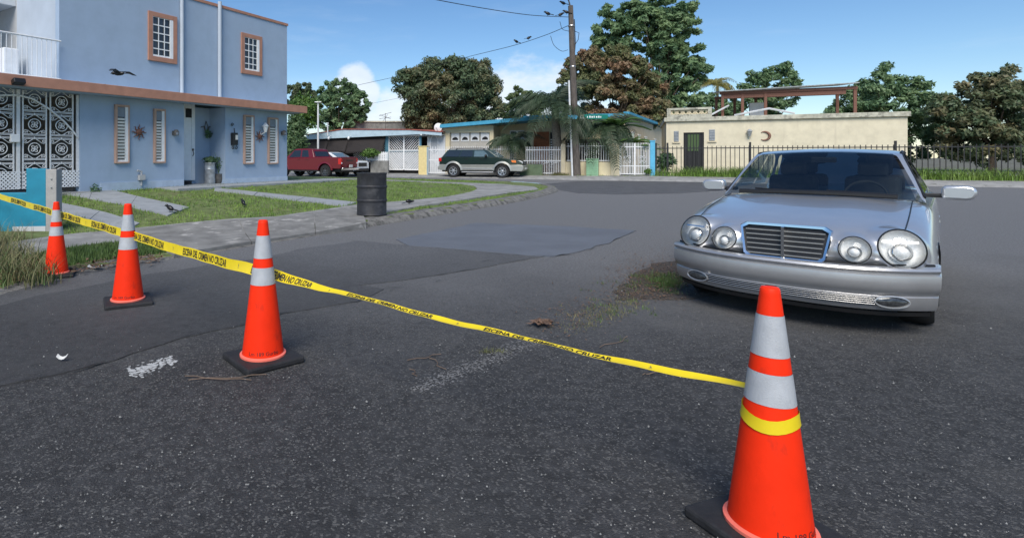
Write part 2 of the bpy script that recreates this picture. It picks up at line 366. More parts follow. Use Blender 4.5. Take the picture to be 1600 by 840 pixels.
def text_mesh(body, bold=0.0):
    cu = bpy.data.curves.new('t', 'FONT'); cu.body = body; cu.offset = bold; cu.resolution_u = 3
    o = bpy.data.objects.new('t', cu); COL.objects.link(o); bpy.context.view_layer.update()
    me = bpy.data.meshes.new_from_object(o.evaluated_get(bpy.context.evaluated_depsgraph_get()))
    vs = [tuple(v.co) for v in me.vertices]; fs = [tuple(p.vertices) for p in me.polygons]
    bpy.data.objects.remove(o); bpy.data.curves.remove(cu); bpy.data.meshes.remove(me)
    return vs, fs
def np_mesh(name, verts, faces_n, material, parent=None, tint=None):   # equal-sided faces from arrays
    me = bpy.data.meshes.new(name); nv = len(verts); nf = nv // faces_n
    me.vertices.add(nv); me.vertices.foreach_set('co', verts.astype(np.float32).ravel())
    me.loops.add(nv); me.loops.foreach_set('vertex_index', np.arange(nv, dtype=np.int32))
    me.polygons.add(nf); me.polygons.foreach_set('loop_start', np.arange(0, nv, faces_n, dtype=np.int32))
    if tint is not None:
        at_ = me.attributes.new('tint', 'FLOAT', 'POINT'); at_.data.foreach_set('value', tint.astype(np.float32))
    me.update(calc_edges=True); me.validate()
    me.materials.append(MATS[material]); o = bpy.data.objects.new(name, me); COL.objects.link(o)
    if parent: o.parent = parent
    return o

# ================================================================== THE GROUND
g = M(); g.add([(-400, -60, -.06), (400, -60, -.06), (400, 900, -.06), (-400, 900, -.06)], [(0, 1, 2, 3)])
tag(g.build('ground', 'ground'), kind='structure')
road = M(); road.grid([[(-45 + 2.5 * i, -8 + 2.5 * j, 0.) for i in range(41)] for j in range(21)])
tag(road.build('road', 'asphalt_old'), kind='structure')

# the corner plot: kerb line and a lawn that climbs to the house
KPX = [(-330, 560), (0, 456), (135, 421), (250, 405), (370, 386), (470, 370), (575, 353), (650, 341), (800, 316), (850, 305), (868, 298.5), (862, 293.5), (840, 290), (790, 286.5), (720, 284.2), (600, 281.6), (450, 279.6), (200, 276.5)]
KERB = smoothline([(*gnd(*p), 0) for p in KPX], 8)
KP = np.array([(p.x, p.y) for p in KERB])
BLOCK = np.vstack([KP, [(-60, 60), (-60, 0)]])
def seg_dist(P, A):
    P = np.asarray(P, float).reshape(-1, 2); best = np.full(len(P), 1e9)
    if len(P) < 50:
        a, b = A[:-1], A[1:]; ab = b - a; t = np.clip(((P[:, None] - a) * ab).sum(-1) / np.maximum(1e-9, (ab * ab).sum(-1)), 0, 1); q = a + t[..., None] * ab
        return np.hypot(*np.moveaxis(P[:, None] - q, -1, 0)).min(1)
    for a, b in zip(A[:-1], A[1:]):
        ab = b - a; t = np.clip(((P - a) @ ab) / max(1e-9, ab @ ab), 0, 1); q = a + t[:, None] * ab
        best = np.minimum(best, np.hypot(*(P - q).T))
    return best
def inside(P, poly):
    P = np.asarray(P, float).reshape(-1, 2); c = np.zeros(len(P), bool); n = len(poly)
    for i in range(n):
        a, b = poly[i], poly[i - 1]
        hit = ((a[1] > P[:, 1]) != (b[1] > P[:, 1])) & (P[:, 0] < (b[0] - a[0]) * (P[:, 1] - a[1]) / (b[1] - a[1] + 1e-12) + a[0])
        c ^= hit
    return c
def zl(P):
    P = np.asarray(P, float).reshape(-1, 2); d = seg_dist(P, KP); t = np.clip((d - 1.7) / 5.6, 0, 1)
    q = np.clip((P[:, 1] - 9.2) / 1.6, 0, 1); return .022 + .088 * q * q * (3 - 2 * q) + .335 * t
def lawn_pt(px, py):
    z = .2
    for _ in range(14):
        d = (CH - z) * F / (py - HY); x = (px - CX) / F * d; z = .35 * z + .65 * float(zl([(x, d)])[0])
    return V(x, d, 0)
xs = np.arange(-24, 8.2, .16); ys = np.arange(2.5, 36, .16); gx, gy = np.meshgrid(xs, ys); P = np.c_[gx.ravel(), gy.ravel()]
ins = inside(P, BLOCK); zz = np.where(ins, zl(P), -.25); zz += np.where(ins, .012 * np.sin(P[:, 0] * 3.1) * np.sin(P[:, 1] * 2.3), 0)
keep = ins.reshape(gx.shape); nx = len(xs); fs = []
for j in range(len(ys) - 1):
    for i in range(nx - 1):
        if keep[j, i] or keep[j, i + 1] or keep[j + 1, i] or keep[j + 1, i + 1]: fs.append((j * nx + i, j * nx + i + 1, (j + 1) * nx + i + 1, (j + 1) * nx + i))
lm = M(); lm.v = [tuple(q) for q in np.c_[P, zz]]; lm.f = fs
used = sorted({i for f in fs for i in f}); mp_ = {o: i for i, o in enumerate(used)}; lm.v = [lm.v[i] for i in used]; lm.f = [tuple(mp_[i] for i in f) for f in fs]
tag(lm.build('lawn_ground', 'soil', smooth=60), kind='structure')

# kerb, cast in lengths
kerb = bpy.data.objects.new('kerb', None); COL.objects.link(kerb); tag(kerb, kind='structure')
kr = resample([p for p in KERB], 150)
prof = [(-.10, -.05), (-.10, .004), (-.05, .055), (.02, .10), (.09, .128), (.2, .13), (.3, .125), (.3, -.05)]
def kerb_piece(i0, i1, gap):
    rows = []
    for i in range(i0, i1 + 1):
        t = (kr[min(i + 1, 149)] - kr[max(i - 1, 0)]).normalized(); n = V(-t.y, t.x, 0); p = kr[i]
        if i == i1: p = p - t * gap
        wob = .012 * noise.noise(p * 2.5)
        kf = .16 + .84 * float(np.clip((p.y - 9.2) / 1.6, 0, 1)); rows.append([(p.x + n.x * o, p.y + n.y * o, (z + wob) * kf if z > 0 else z) for o, z in prof])
    m = M(); m.grid(rows); n_ = len(prof); m.f += [tuple(range(n_)), tuple(range(len(rows) * n_ - n_, len(rows) * n_))[::-1]]
    return m
i = 0
while i < 140:
    p = kr[i + 4]; drop = False
    m = kerb_piece(i, min(149, i + 7), .015)
    painted = 24.2 < p.y < 27.6 and p.x > 5.3
    m.build('kerb_stone', 'kerb_paint' if painted else 'kerb', kerb, smooth=50); i += 7

HARD = []                                     # outlines the grass keeps clear of
def slab_strip(name, A, B, material, h=.03, n=40, m=6, joint=None, world=False):
    if not world: A = [lawn_pt(*p) for p in A]; B = [lawn_pt(*p) for p in B]
    A = resample(A, n); B = resample(B, n)
    HARD.append(np.array([(p.x, p.y) for p in A] + [(p.x, p.y) for p in B[::-1]]))
    par = bpy.data.objects.new(name, None); COL.objects.link(par); tag(par, kind='structure')
    step = joint or n - 1; i = 0; k = 0
    while i < n - 1:
        e = min(n - 1, i + step); rows = []
        for q in range(i, e + 1):
            a, b = A[q], B[q]
            if q == e and e < n - 1: dd = .02 / max(.05, (A[q] - A[q - 1]).length); a = a.lerp(A[q - 1], dd); b = b.lerp(B[q - 1], dd)
            pts = [a.lerp(b, s_ / m) for s_ in range(m + 1)]; zz = zl([(p.x, p.y) for p in pts])
            tilt = .006 * math.sin(k * 5.3)
            top = [(p.x, p.y, z + h + tilt) for p, z in zip(pts, zz)]
            rows.append([(top[0][0], top[0][1], top[0][2] - .12)] + top + [(top[-1][0], top[-1][1], top[-1][2] - .12)])
        mm = M(); mm.grid(rows); w_ = m + 3
        mm.f += [tuple(range(w_)), tuple(range((len(rows) - 1) * w_, len(rows) * w_))[::-1]]
        mm.build('slab', material, par, smooth=30); i = e; k += 1
    return par
# front pavement, swinging round the corner
slab_strip('pavement', [(-60, 392), (90, 370), (200, 359), (300, 349), (430, 340), (560, 321), (640, 315), (700, 308.5), (735, 301), (746, 296), (742, 291.5), (715, 288), (640, 284.5), (500, 281)],
           [(-60, 420), (130, 385), (240, 376), (340, 371), (460, 357), (600, 333.5), (660, 323), (735, 312), (800, 302), (842, 297), (836, 292.5), (790, 288.5), (700, 285.6), (500, 280.3)], 'concrete', n=64, joint=5)
slab_strip('driveway_apron', [(205, 361), (300, 351), (430, 342), (562, 323.5)], [(272, 401), (372, 384), (468, 369), (572, 350)], 'concrete_apron', h=.036, n=30, joint=10)
slab_strip('gate_path', [(60, 292), (140, 295), (220, 309), (296, 325)], [(60, 306), (102, 304), (180, 319), (262, 338)], 'concrete_path', n=24, joint=8)
slab_strip('drive_strip', [(40, 306), (95, 318), (160, 332), (218, 350)], [(40, 318), (86, 331), (140, 345), (195, 361)], 'concrete_path', n=24, joint=8)
slab_strip('door_path', [(335, 294.5), (400, 301), (480, 309), (557, 317)], [(335, 299), (376, 303.5), (450, 313), (540, 323)], 'concrete_path', n=28, joint=9)

# ---- road surface: resurfaced lane, bluish patch, far patch, cracks
def sheet(name, pts, material, z, jag=.03, n=10):
    W = []
    P = [V(*gnd(*p), 0) for p in pts]
    for a, b in zip(P, P[1:] + P[:1]):
        k = max(2, int((b - a).length / .12)); k = min(k, 90)
        for q in range(k):
            p = a.lerp(b, q / k); nn = V(-(b - a).y, (b - a).x, 0).normalized()
            W.append(p + nn * jag * (noise.noise(p * 1.7) + .6 * noise.noise(p * 6.)))
    bm = bmesh.new(); vs = [bm.verts.new((p.x, p.y, z)) for p in W]; lo_ = [bm.verts.new((p.x, p.y, -.01)) for p in W]
    f = bm.faces.new(vs)
    for i_ in range(len(W)): bm.faces.new((vs[i_ - 1], vs[i_], lo_[i_], lo_[i_ - 1]))
    bmesh.ops.triangulate(bm, faces=[f]); me = bpy.data.meshes.new(name); bm.to_mesh(me); bm.free(); me.materials.append(MATS[material])
    o = bpy.data.objects.new(name, me); COL.objects.link(o); tag(o, kind='structure'); return o
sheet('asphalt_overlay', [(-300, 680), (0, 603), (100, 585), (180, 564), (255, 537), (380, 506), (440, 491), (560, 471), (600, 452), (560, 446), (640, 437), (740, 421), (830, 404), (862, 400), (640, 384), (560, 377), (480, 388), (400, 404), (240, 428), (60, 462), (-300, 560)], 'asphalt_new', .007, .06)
sheet('asphalt_patch', [(640, 384.5), (860, 402.5), (900, 394), (950, 380), (994, 361), (880, 354), (790, 351), (745, 349), (690, 360), (618, 375)], 'asphalt_blue', .012, .05)
sheet('asphalt_patch', [(842, 288.2), (900, 283.5), (1005, 282), (1110, 284), (1230, 290), (1060, 302.5), (960, 304), (905, 302), (880, 298)], 'asphalt_far', .007, .1)
cr = M()
def crack(px, wd=.012):
    P = smoothline([(*gnd(*p), 0) for p in px], 9); rows = []
    for i_, p in enumerate(P):
        t = (P[min(i_ + 1, len(P) - 1)] - P[max(i_ - 1, 0)]).normalized(); n_ = V(-t.y, t.x, 0)
        p = p + n_ * (.06 * noise.noise(p * 1.7) + .035 * noise.noise(p * 6.)); ww = wd * max(.04, .12 + noise.noise(p * 5 + V(3, 3, 3)) * 1.1)
        rows.append([(p.x - n_.x * ww, p.y - n_.y * ww, .0165), (p.x + n_.x * ww, p.y + n_.y * ww, .0165)])
    cr.grid(rows)
crack([(0, 603), (100, 586), (180, 564), (255, 537), (380, 506), (440, 491)], .009); crack([(440, 491), (500, 484), (560, 471), (615, 455)], .008)
crack([(640, 437), (700, 428), (740, 421), (830, 404), (862, 401)], .012); crack([(862, 402), (905, 394), (950, 380), (994, 361)], .016)
crack([(550, 377), (640, 385), (760, 396), (862, 402)], .007); crack([(600, 452), (660, 446), (720, 433)], .009); crack([(680, 416), (735, 412), (790, 405)], .008)
crack([(-150, 640), (-60, 622), (0, 603)], .009)
tag(cr.build('road_cracks', 'asphalt_crack'), kind='structure')
# worn white paint flakes on the asphalt
fl = M(); rs = random.Random(3)
for k in range(230):
    u = rs.random(); v_ = rs.gauss(0, .40); px = 203 + 70 * u + 6 * v_; py = 583 - 21 * u + 8 * v_ + rs.gauss(0, 1.5)
    x, y = gnd(px, py); r_ = rs.uniform(.004, .015); a0 = rs.random() * 6
    fl.add([(x + r_ * rs.uniform(.6, 1.3) * math.cos(a0 + q * 1.05), y + r_ * rs.uniform(.6, 1.2) * math.sin(a0 + q * 1.05), .0015 + k * 2e-6) for q in range(6)], [tuple(range(6))])
tag(fl.build('paint_flakes', 'line_white'), 'flaking white paint patch on the asphalt by the front cone', 'paint', kind='stuff')
fl = M()
for k in range(900):
    u = rs.random(); px = 655 + 190 * u + rs.gauss(0, 11); py = 606 - 78 * u + rs.gauss(0, 5)
    x, y = gnd(px, py); r_ = rs.uniform(.003, .009); a0 = rs.random() * 6
    fl.add([(x + r_ * rs.uniform(.6, 1.3) * math.cos(a0 + q * 1.05), y + r_ * rs.uniform(.6, 1.2) * math.sin(a0 + q * 1.05), .0015 + k * 2e-6) for q in range(6)], [tuple(range(6))])
tag(fl.build('paint_flakes', 'line_faint'), 'faint worn streak of pale paint crossing under the tape', 'paint', kind='stuff')
# loose stones and crumbs
st = M()
for k in range(1300):
    px = rs.uniform(-20, 1620); py = 330 + 520 * rs.random() ** .8
    x, y = gnd(px, py)
    if inside([(x, y)], BLOCK)[0]: continue
    r_ = rs.uniform(.0015, .0045) * (1.8 if rs.random() < .05 else 1)
    st.add([(x + r_, y, .012), (x, y + r_, .012), (x - r_, y, .012), (x, y - r_, .012), (x, y, .012 + r_ * 1.3)], [(0, 1, 4), (1, 2, 4), (2, 3, 4), (3, 0, 4)])
tag(st.build('road_gravel', 'concrete'), 'loose pale stone chips scattered over the asphalt', 'gravel', kind='stuff')

# ---- grass
def blades(P, Zs, h0, h1, wd, lean=.5):
    n = len(P); a = np.random.rand(n) * 6.283; h = h0 + (h1 - h0) * np.random.rand(n) ** 1.5; l = lean * h * np.random.rand(n); b = np.random.rand(n) * 6.283
    w_ = wd * (.6 + .8 * np.random.rand(n)); T = np.zeros((n, 3, 3))
    T[:, 0] = np.c_[P[:, 0] - w_ * np.cos(a), P[:, 1] - w_ * np.sin(a), Zs]; T[:, 1] = np.c_[P[:, 0] + w_ * np.cos(a), P[:, 1] + w_ * np.sin(a), Zs]
    T[:, 2] = np.c_[P[:, 0] + l * np.cos(b), P[:, 1] + l * np.sin(b), Zs + h]; return T.reshape(-1, 3)
def litter_at(P, Zs, s0, s1):
    Q = []
    for (x, y), z in zip(P, Zs):
        r_ = random.uniform(s0, s1); a = random.random() * 6.283; ca, sa = math.cos(a), math.sin(a)
        Q += [(x + r_ * (u * ca - v_ * sa), y + r_ * (u * sa + v_ * ca), z + random.random() * .02) for u, v_ in ((-1, 0), (0, -.45), (1, 0), (0, .45))]
    return np.array(Q)
def scatter_lawn(n, poly):
    lo_, hi_ = poly.min(0), poly.max(0); P = lo_ + (hi_ - lo_) * np.random.rand(n, 2); P = P[inside(P, poly) & inside(P, BLOCK)]
    P = P[seg_dist(P, KP) > .27]
    for hrd in HARD: P = P[~inside(P, hrd)]
    return P
def wp(pts): return np.array([tuple(lawn_pt(*p))[:2] for p in pts])
lawnpoly = wp([(128, 291), (300, 288), (470, 281.5), (745, 283.5), (860, 296), (800, 318), (575, 352), (300, 358), (100, 372), (60, 330)])
P = scatter_lawn(150000, lawnpoly); P = P[np.random.rand(len(P)) < np.clip(1.1 - (P[:, 1] - 9) / 40, .3, 1)]
keepn = np.array([noise.noise(V(p[0] * .9, p[1] * .9, 0)) for p in P]); P = P[np.random.rand(len(P)) < np.clip(.75 + 1.3 * keepn, .12, 1)]
tag(np_mesh('lawn_grass', blades(P, zl(P) - .004, .02, .07, .008), 3, 'grass_blade'), 'short green lawn grass between the pavement and the blue house', 'grass', kind='stuff')
P = scatter_lawn(60000, lawnpoly); kn = np.array([noise.noise(V(p[0] * 1.6 + 7, p[1] * 1.6, 2)) for p in P]); P = P[kn > .22]
tag(np_mesh('lawn_weeds', blades(P, zl(P) - .004, .03, .12, .008, .8), 3, 'grass_dark'), 'darker weed clumps scattered through the front lawn', 'weeds', kind='stuff')
P = scatter_lawn(900, lawnpoly)
tag(np_mesh('lawn_leaves', litter_at(P, zl(P) + .02, .015, .04), 4, 'dry_leaf'), 'scattered dead leaves lying on the front lawn', 'leaves', kind='stuff')
verge = wp([(96, 378), (240, 378), (262, 396), (250, 404), (100, 428), (-40, 462), (-60, 400)])
P = scatter_lawn(42000, verge)
tag(np_mesh('verge_grass', blades(P, zl(P) - .004, .02, .10, .0065), 3, 'grass_dark'), 'dark green verge grass along the gutter behind the cones', 'grass', kind='stuff')
E = []
for hrd in HARD:
    for a_, b_ in zip(hrd, np.roll(hrd, -1, 0)):
        k_ = int(np.hypot(*(b_ - a_)) * 60); t_ = np.random.rand(k_, 1); E.append(a_ + (b_ - a_) * t_ + np.random.normal(0, .025, (k_, 2)))
E = np.vstack(E); E = E[inside(E, BLOCK) & (seg_dist(E, KP) > .3)]; E = E[np.array([noise.noise(V(p[0] * 2.2, p[1] * 2.2, 4)) for p in E]) > -.05]; E = E[~inside(E, np.array([tuple(lawn_pt(*q))[:2] for q in ((40, 340), (120, 360), (560, 322), (760, 290), (860, 292), (865, 305), (580, 352), (250, 412), (0, 470))]))]
tag(np_mesh('edge_grass', blades(E, zl(E), .03, .10, .007, .9), 3, 'grass_blade'), 'grass growing over the edges of the concrete paths', 'grass', kind='stuff')
def tuft(T, c, n, h0, h1, spread, wd, z=0.):
    P = np.c_[np.random.normal(c[0], spread, n), np.random.normal(c[1], spread, n)]
    return np.vstack([T, blades(P, np.full(n, z), h0, h1, wd, .9)]) if T is not None else blades(P, np.full(n, z), h0, h1, wd, .9)
def arch_blades(pts, nper, h0, h1, wd, spread):          # long bending blades, three quads each
    Q = []
    for (x, y, z) in pts:
        for _ in range(nper):
            px, py = x + np.random.normal(0, spread), y + np.random.normal(0, spread); h = random.uniform(h0, h1); a = random.random() * 6.283; l = h * random.uniform(.25, .95)
            pv = None
            for k in range(4):
                t = k / 3; cx_, cy_, cz_ = px + math.cos(a) * l * t * t, py + math.sin(a) * l * t * t, z + h * (t - .28 * t * t)
                w_ = wd * (1 - t * .9); e = ((cx_ - math.sin(a) * w_, cy_ + math.cos(a) * w_, cz_), (cx_ + math.sin(a) * w_, cy_ - math.cos(a) * w_, cz_))
                if pv: Q += [pv[0], pv[1], e[1], e[0]]
                pv = e
    return np.array(Q)
tall = []
for k in range(130):
    px = random.uniform(-230, 66); py = random.uniform(372, 446)
    if px > 30 and py < 385 + (px - 30): continue
    p = lawn_pt(px, py); tall.append((p.x, p.y, float(zl([(p.x, p.y)])[0])))
tag(np_mesh('tall_grass', arch_blades(tall, 34, .14, .46, .0045, .10), 4, 'grass_dry'), 'overgrown tall dry grass in front of the turquoise wall', 'grass', kind='stuff')
tag(np_mesh('tall_weeds', arch_blades(tall[::2], 24, .10, .38, .006, .12), 4, 'grass_dark'), 'dark green weeds among the tall grass at the left edge', 'weeds', kind='stuff')
# leaf litter in the gutter at the left and under the silver car
def litter(n, fn, s0, s1):
    Q = []
    for _ in range(n):
        x, y, z = fn(); r_ = random.uniform(s0, s1); a = random.random() * 6.283; tx, ty = random.gauss(0, .5), random.gauss(0, .5)
        ca, sa = math.cos(a), math.sin(a)
        for u, v_ in ((-1, 0), (0, -.45), (1, 0), (0, .45)):
            dx, dy = r_ * (u * ca - v_ * sa), r_ * (u * sa + v_ * ca); Q.append((x + dx, y + dy, z + .012 + abs(dx * tx + dy * ty)))
    return np.array(Q)
def gut():
    u = random.random(); px = -10 + 260 * u + random.gauss(0, 6); py = 447 - 40 * u ** .8 + random.gauss(0, 4); x, y = gnd(px, py); return x, y, .03
tag(np_mesh('leaf_litter', litter(520, gut, .012, .045), 4, 'dry_leaf'), 'brown leaf litter along the gutter behind the leftmost cone', 'leaf litter', kind='stuff')
def duff():
    u = random.random(); px = 860 + 210 * u + random.gauss(0, 26); py = 508 - 100 * u + random.gauss(0, 16); x, y = gnd(px, py); return x, y, .0
sheet('dirt_patch', [(960, 470), (1010, 468), (1075, 466), (1130, 462), (1130, 425), (1065, 405), (1020, 412), (985, 432)], 'dirt', .0045, .1)
def duff2():
    px = 975 + 95 * random.random() + random.gauss(0, 24); py = 405 + random.random() * 58 + random.gauss(0, 9); x, y = gnd(px, py); return x, y, .0
tag(np_mesh('leaf_duff', np.vstack([litter(900, duff, .004, .016), litter(1700, duff2, .004, .018)]), 4, 'dry_leaf'), 'reddish brown leaf crumbs on the asphalt beside the silver car', 'leaf litter', kind='stuff')
T = None
for k in range(60):
    px, py = random.gauss(1040, 17), random.gauss(441, 6); T = tuft(T, gnd(px, py), 55, .012, .055, .045, .003)
for k in range(26): T = tuft(T, gnd(random.gauss(965, 36), random.gauss(475, 18)), 18, .01, .04, .035, .0025)
tag(np_mesh('weed_tuft', T, 3, 'grass_dark'), 'green grass tuft growing from the asphalt beside the silver bumper', 'grass', kind='stuff')
T = None
for k in range(70):
    u = random.random(); px, py = 895 + 110 * u + random.gauss(0, 18), 510 - 55 * u + random.gauss(0, 9); T = tuft(T, gnd(px, py), 16, .008, .032, .05, .0025)
for k in range(6): T = tuft(T, gnd(random.gauss(770, 8), random.gauss(551, 2)), 20, .01, .04, .02, .002)
tag(np_mesh('sparse_weeds', T, 3, 'grass_dry'), 'sparse yellowish weeds in the asphalt left of the silver car', 'grass', kind='stuff')
tw = M()
for (a, b) in (((285, 590), (392, 597)), ((300, 596), (420, 588)), ((640, 565), (690, 556)), ((672, 562), (695, 580)), ((650, 590), (642, 580)), ((940, 545), (985, 528)), ((1000, 588), (1030, 584))):
    x0, y0 = gnd(*a); x1, y1 = gnd(*b)
    tw.tube([(x0 + (x1 - x0) * t + .02 * math.sin(7 * t + a[0]), y0 + (y1 - y0) * t + .015 * math.sin(9 * t), .012) for t in (0, .2, .4, .6, .8, 1)], .003, 5)
tag(tw.build('dry_twigs', 'stick'), 'thin dry twigs and palm strands lying on the asphalt', 'twigs', kind='stuff')
T = []
def pile():
    x, y = gnd(random.gauss(847, 9), random.gauss(509, 2.2)); return x, y, random.random() * .02
tag(np_mesh('dry_leaves', litter(40, pile, .02, .045), 4, 'dry_leaf'), 'small heap of tan dry leaves near the middle of the tape', 'leaves', kind='stuff')
for (px, py), lb, r_ in (((97, 566), 'white curled scrap of litter on the asphalt at lower left', .021), ((148, 421), 'crushed pale plastic scrap in the gutter behind the cones', .05)):
    x, y = gnd(px, py); m = M(); m.grid([[(x + r_ * (u - 1) * 1.6, y + r_ * .5 * (v_ - 1), .022 + .02 * abs(u - 1) ** 2 + .006 * v_) for u in (0, .5, 1, 1.5, 2)] for v_ in (0, 1, 2)])
    tag(m.build('litter_scrap', 'paper', solid=.002), lb, 'litter')

# far side of the cross street
FAR = Fr((2.6, 37.5), R(-25))
vg = M(); rows = []
for px in range(300, 1720, 40):
    f_ = FAR; row = []
    for off_, zz in ((-2.3, -.01), (-2.1, None), (-.8, None), (1.2, None), (5, None), (22, None)):
        x = f_.x(min(px, 1650), 0)
        if px > 1650: x += (px - 1650) * .05
        zb = .09 + .14 * min(1, max(0, x / 14.))
        z = zz if zz is not None else (.5 * zb if off_ < -2 else zb)
        row.append(f_.w(x, off_, z))
    rows.append(row)
vg.grid(rows); tag(vg.build('far_pavement', 'concrete', smooth=60), kind='structure')
def farz(x): return .09 + .14 * min(1, max(0, x / 14.))

# ================================================================== THE BLUE HOUSE
BH = Fr((-7.43, 13.7), math.atan2(.829, .559))
FLZ = .50
H = BH.thing('blue_house', 'two storey blue house with brown ledge and tan framed windows', 'house', 0, 0, .3)
x0, x1 = BH.x(125), BH.x(448.5); xd = BH.x(287.5); xr = BH.x(352); xu = BH.x(92.5)
zled = BH.z(300, 150.5) + .02; zroof = BH.z(448, 41)
RD = .75                                   # depth of the door recess
LED = -.55                                 # the ledge stands this far out
ledT = zled - .02; ledB = ledT - .24
def wallbox(m, a, b): m.b2(a, b)
lw = M(); lw.b2((x0, 0, .1), (xd, .18, ledB)); lw.b2((xr, 0, .1), (x1, .18, ledB)); lw.b2((x1 - .18, .18, .1), (x1, 9, ledB)); lw.b2((x0, .18, .1), (x0 + .18, 9, ledB))
lw.build('ground_floor_wall', 'blue_wall', H)
rc = M(); rc.b2((xd - .6, RD, .1), (xr + .18, RD + .15, ledB)); rc.b2((xr, .18, .1), (xr + .15, RD, ledB)); rc.b2((xd - .18, .18, .1), (xd - .003, RD, ledB))
rc.build('recess_wall', 'blue_wall', H)
up = M(); up.b2((xu, 0.0, ledT), (x1 - .002, .18, zroof)); up.b2((x1 - .18, .18, ledT), (x1 - .002, 9, zroof)); up.b2((xu + .18, 8.8, ledT), (x1 - .18, 9, zroof))
up.build('upper_wall', 'blue_wall', H)
sw = M(); sw.b2((xu, .183, ledT), (xu + .18, 2.2, zroof)); sw.build('balcony_side_wall', 'blue_wall_pale', H)
bw = M(); bw.b2((xu - 6, 3.4, ledT), (xu + .2, 3.58, ledT + 3.4)); bw.b2((xu + .003, 2.2, ledT), (xu + .18, 3.4, ledT + 3.4)); bw.build('balcony_back_wall', 'grey_wall', H)
bc = M(); bc.b2((xu - 6, 2.25, BH.z(14, 8, 2.25)), (xu - .003, 3.4, BH.z(14, 8, 2.25) + .15)); bc.build('balcony_ceiling', 'white_wall', H)
rf = M(); rf.b2((xu - 5, 2.4, zroof - .16), (x1 - .2, 8.8, zroof - .05)); rf.build('roof', 'grey_wall', H)
rt = M(); rt.b2((xu - .02, -.03, zroof + .002), (x1 + .03, .2, zroof + .085)); rt.b2((x1 - .2, .2, zroof + .002), (x1 + .03, 9, zroof + .085)); rt.build('roof_trim', 'brown_trim', H)
ld = M(); ld.b2((x0 - 6.5, LED + .04, ledB + .004), (x1 + .42, -.002, ledT - .004)); ld.b2((x1 + .002, -.002, ledB + .004), (x1 + .42, 3, ledT - .004)); ld.b2((x0 - 6.5, -.002, ledB + .004), (x0, 6, ledT - .004))
ld.build('ledge_slab', 'blue_wall', H)
fa = M(); fa.b2((x0 - 6.5, LED, ledB), (x1 + .45, LED + .04, ledT)); fa.b2((x1 + .42, LED + .04, ledB), (x1 + .45, 3, ledT)); fa.build('fascia', 'brown_trim', H, bevel=.008)
wj = M()
for q in range(30):
    xx = xu - .5 + q * .06; wj.tube([(xx, -.3, ledT + .012), (xx + .07, -.3 + .03 * math.sin(q), ledT + .02 + .012 * math.sin(q * 1.7))], .008, 4)
wj.build('ledge_cable', 'iron_grey', H)
for a_, b_, h_ in ((x0 + .5, xd - .02, .16), (xr + .02, x1, .13)): sk = M(); sk.b2((a_, -.025, .12), (b_, -.001, FLZ + h_)); sk.build('skirting', 'skirting', H)
fl_ = M(); fl_.b2((x1 - 6, .2, ledT - .1), (x1 - .3, 8, ledT)); fl_.build('inner_floor', 'grey_wall', H)
# porch step
pz = BH.z(400, 288, -.9)
po = M(); po.b2((BH.x(262, -.9) + .2, -1.05, .1), (x1 + 2.2, -.03, FLZ - .015)); po.b2((xd - .2, -.03, .1), (xr + .1, RD, FLZ - .012)); po.build('porch_step', 'concrete_path', H, bevel=.015)
HARD.append(np.array([BH.w(a, b)[:2] for a, b in ((xd - .6, -1.0), (x1 + 2.2, -1.0), (x1 + 2.2, 8), (xd - .6, 8))])); 
# down pipes
for px_, py0, py1, pr in ((284.5, -60, 147, .055), (343.5, 3, 153, .06)):
    a = BH.at(px_, py0, -.07); b = BH.at(px_, py1, -.07); m = M()
    m.tube([(a[0], -.07, a[1] if px_ > 300 else zroof + .15), (a[0], -.07, ledT)], pr, 10); m.build('downpipe', 'blue_wall_pale', H, smooth=40)
# upper windows
def grid_window(pxa, pya, pxb, pyb):
    xa, xb = BH.x(pxa), BH.x(pxb); zt, zb = BH.z((pxa + pxb) / 2, (pya)), BH.z((pxa + pxb) / 2, pyb); fw = .13
    wn = M(); wn.b2((xa, -.05, zb), (xa + fw, -.001, zt)); wn.b2((xb - fw, -.05, zb), (xb, -.001, zt)); wn.b2((xa + fw, -.05, zt - fw), (xb - fw, -.001, zt)); wn.b2((xa + fw, -.05, zb), (xb - fw, -.001, zb + fw))
    W_ = wn.build('window', 'brown_trim', H, bevel=.006)
    xa += fw; xb -= fw; zt -= fw; zb += fw
    m = M(); m.b2((xa, -.012, zb), (xb, -.002, zt)); m.build('pane', 'dark_glass', W_)
    m = M(); m.b2((xb - .10, -.045, zb), (xb, -.013, zt)); m.b2((xa, -.035, zb), (xb, -.013, zb + .05)); m.build('jamb', 'white_paint', W_)
    nx_, nz_ = 3, 5; gxb = xb - .10
    hb = M(); hb.b2((0, -.03, -.013), (1, -.014, .013)); vb = M(); vb.b2((-.013, -.036, 0), (.013, -.02, 1))
    hs = vsrc = None
    for i_ in range(nz_ + 1):
        z = zb + (zt - zb) * i_ / nz_
        mm = M(); mm.b2((xa, -.034, z - .014), (gxb, -.014, z + .014)); mm.build('window_bar', 'white_paint', W_)
    for i_ in range(nx_ + 1):
        x = xa + (gxb - xa) * i_ / nx_
        mm = M(); mm.b2((x - .014, -.041, zb), (x + .014, -.035, zt)); mm.build('window_bar', 'white_paint', W_)
grid_window(230.5, 22, 275.5, 97.5); grid_window(376, 54.5, 408.5, 117)
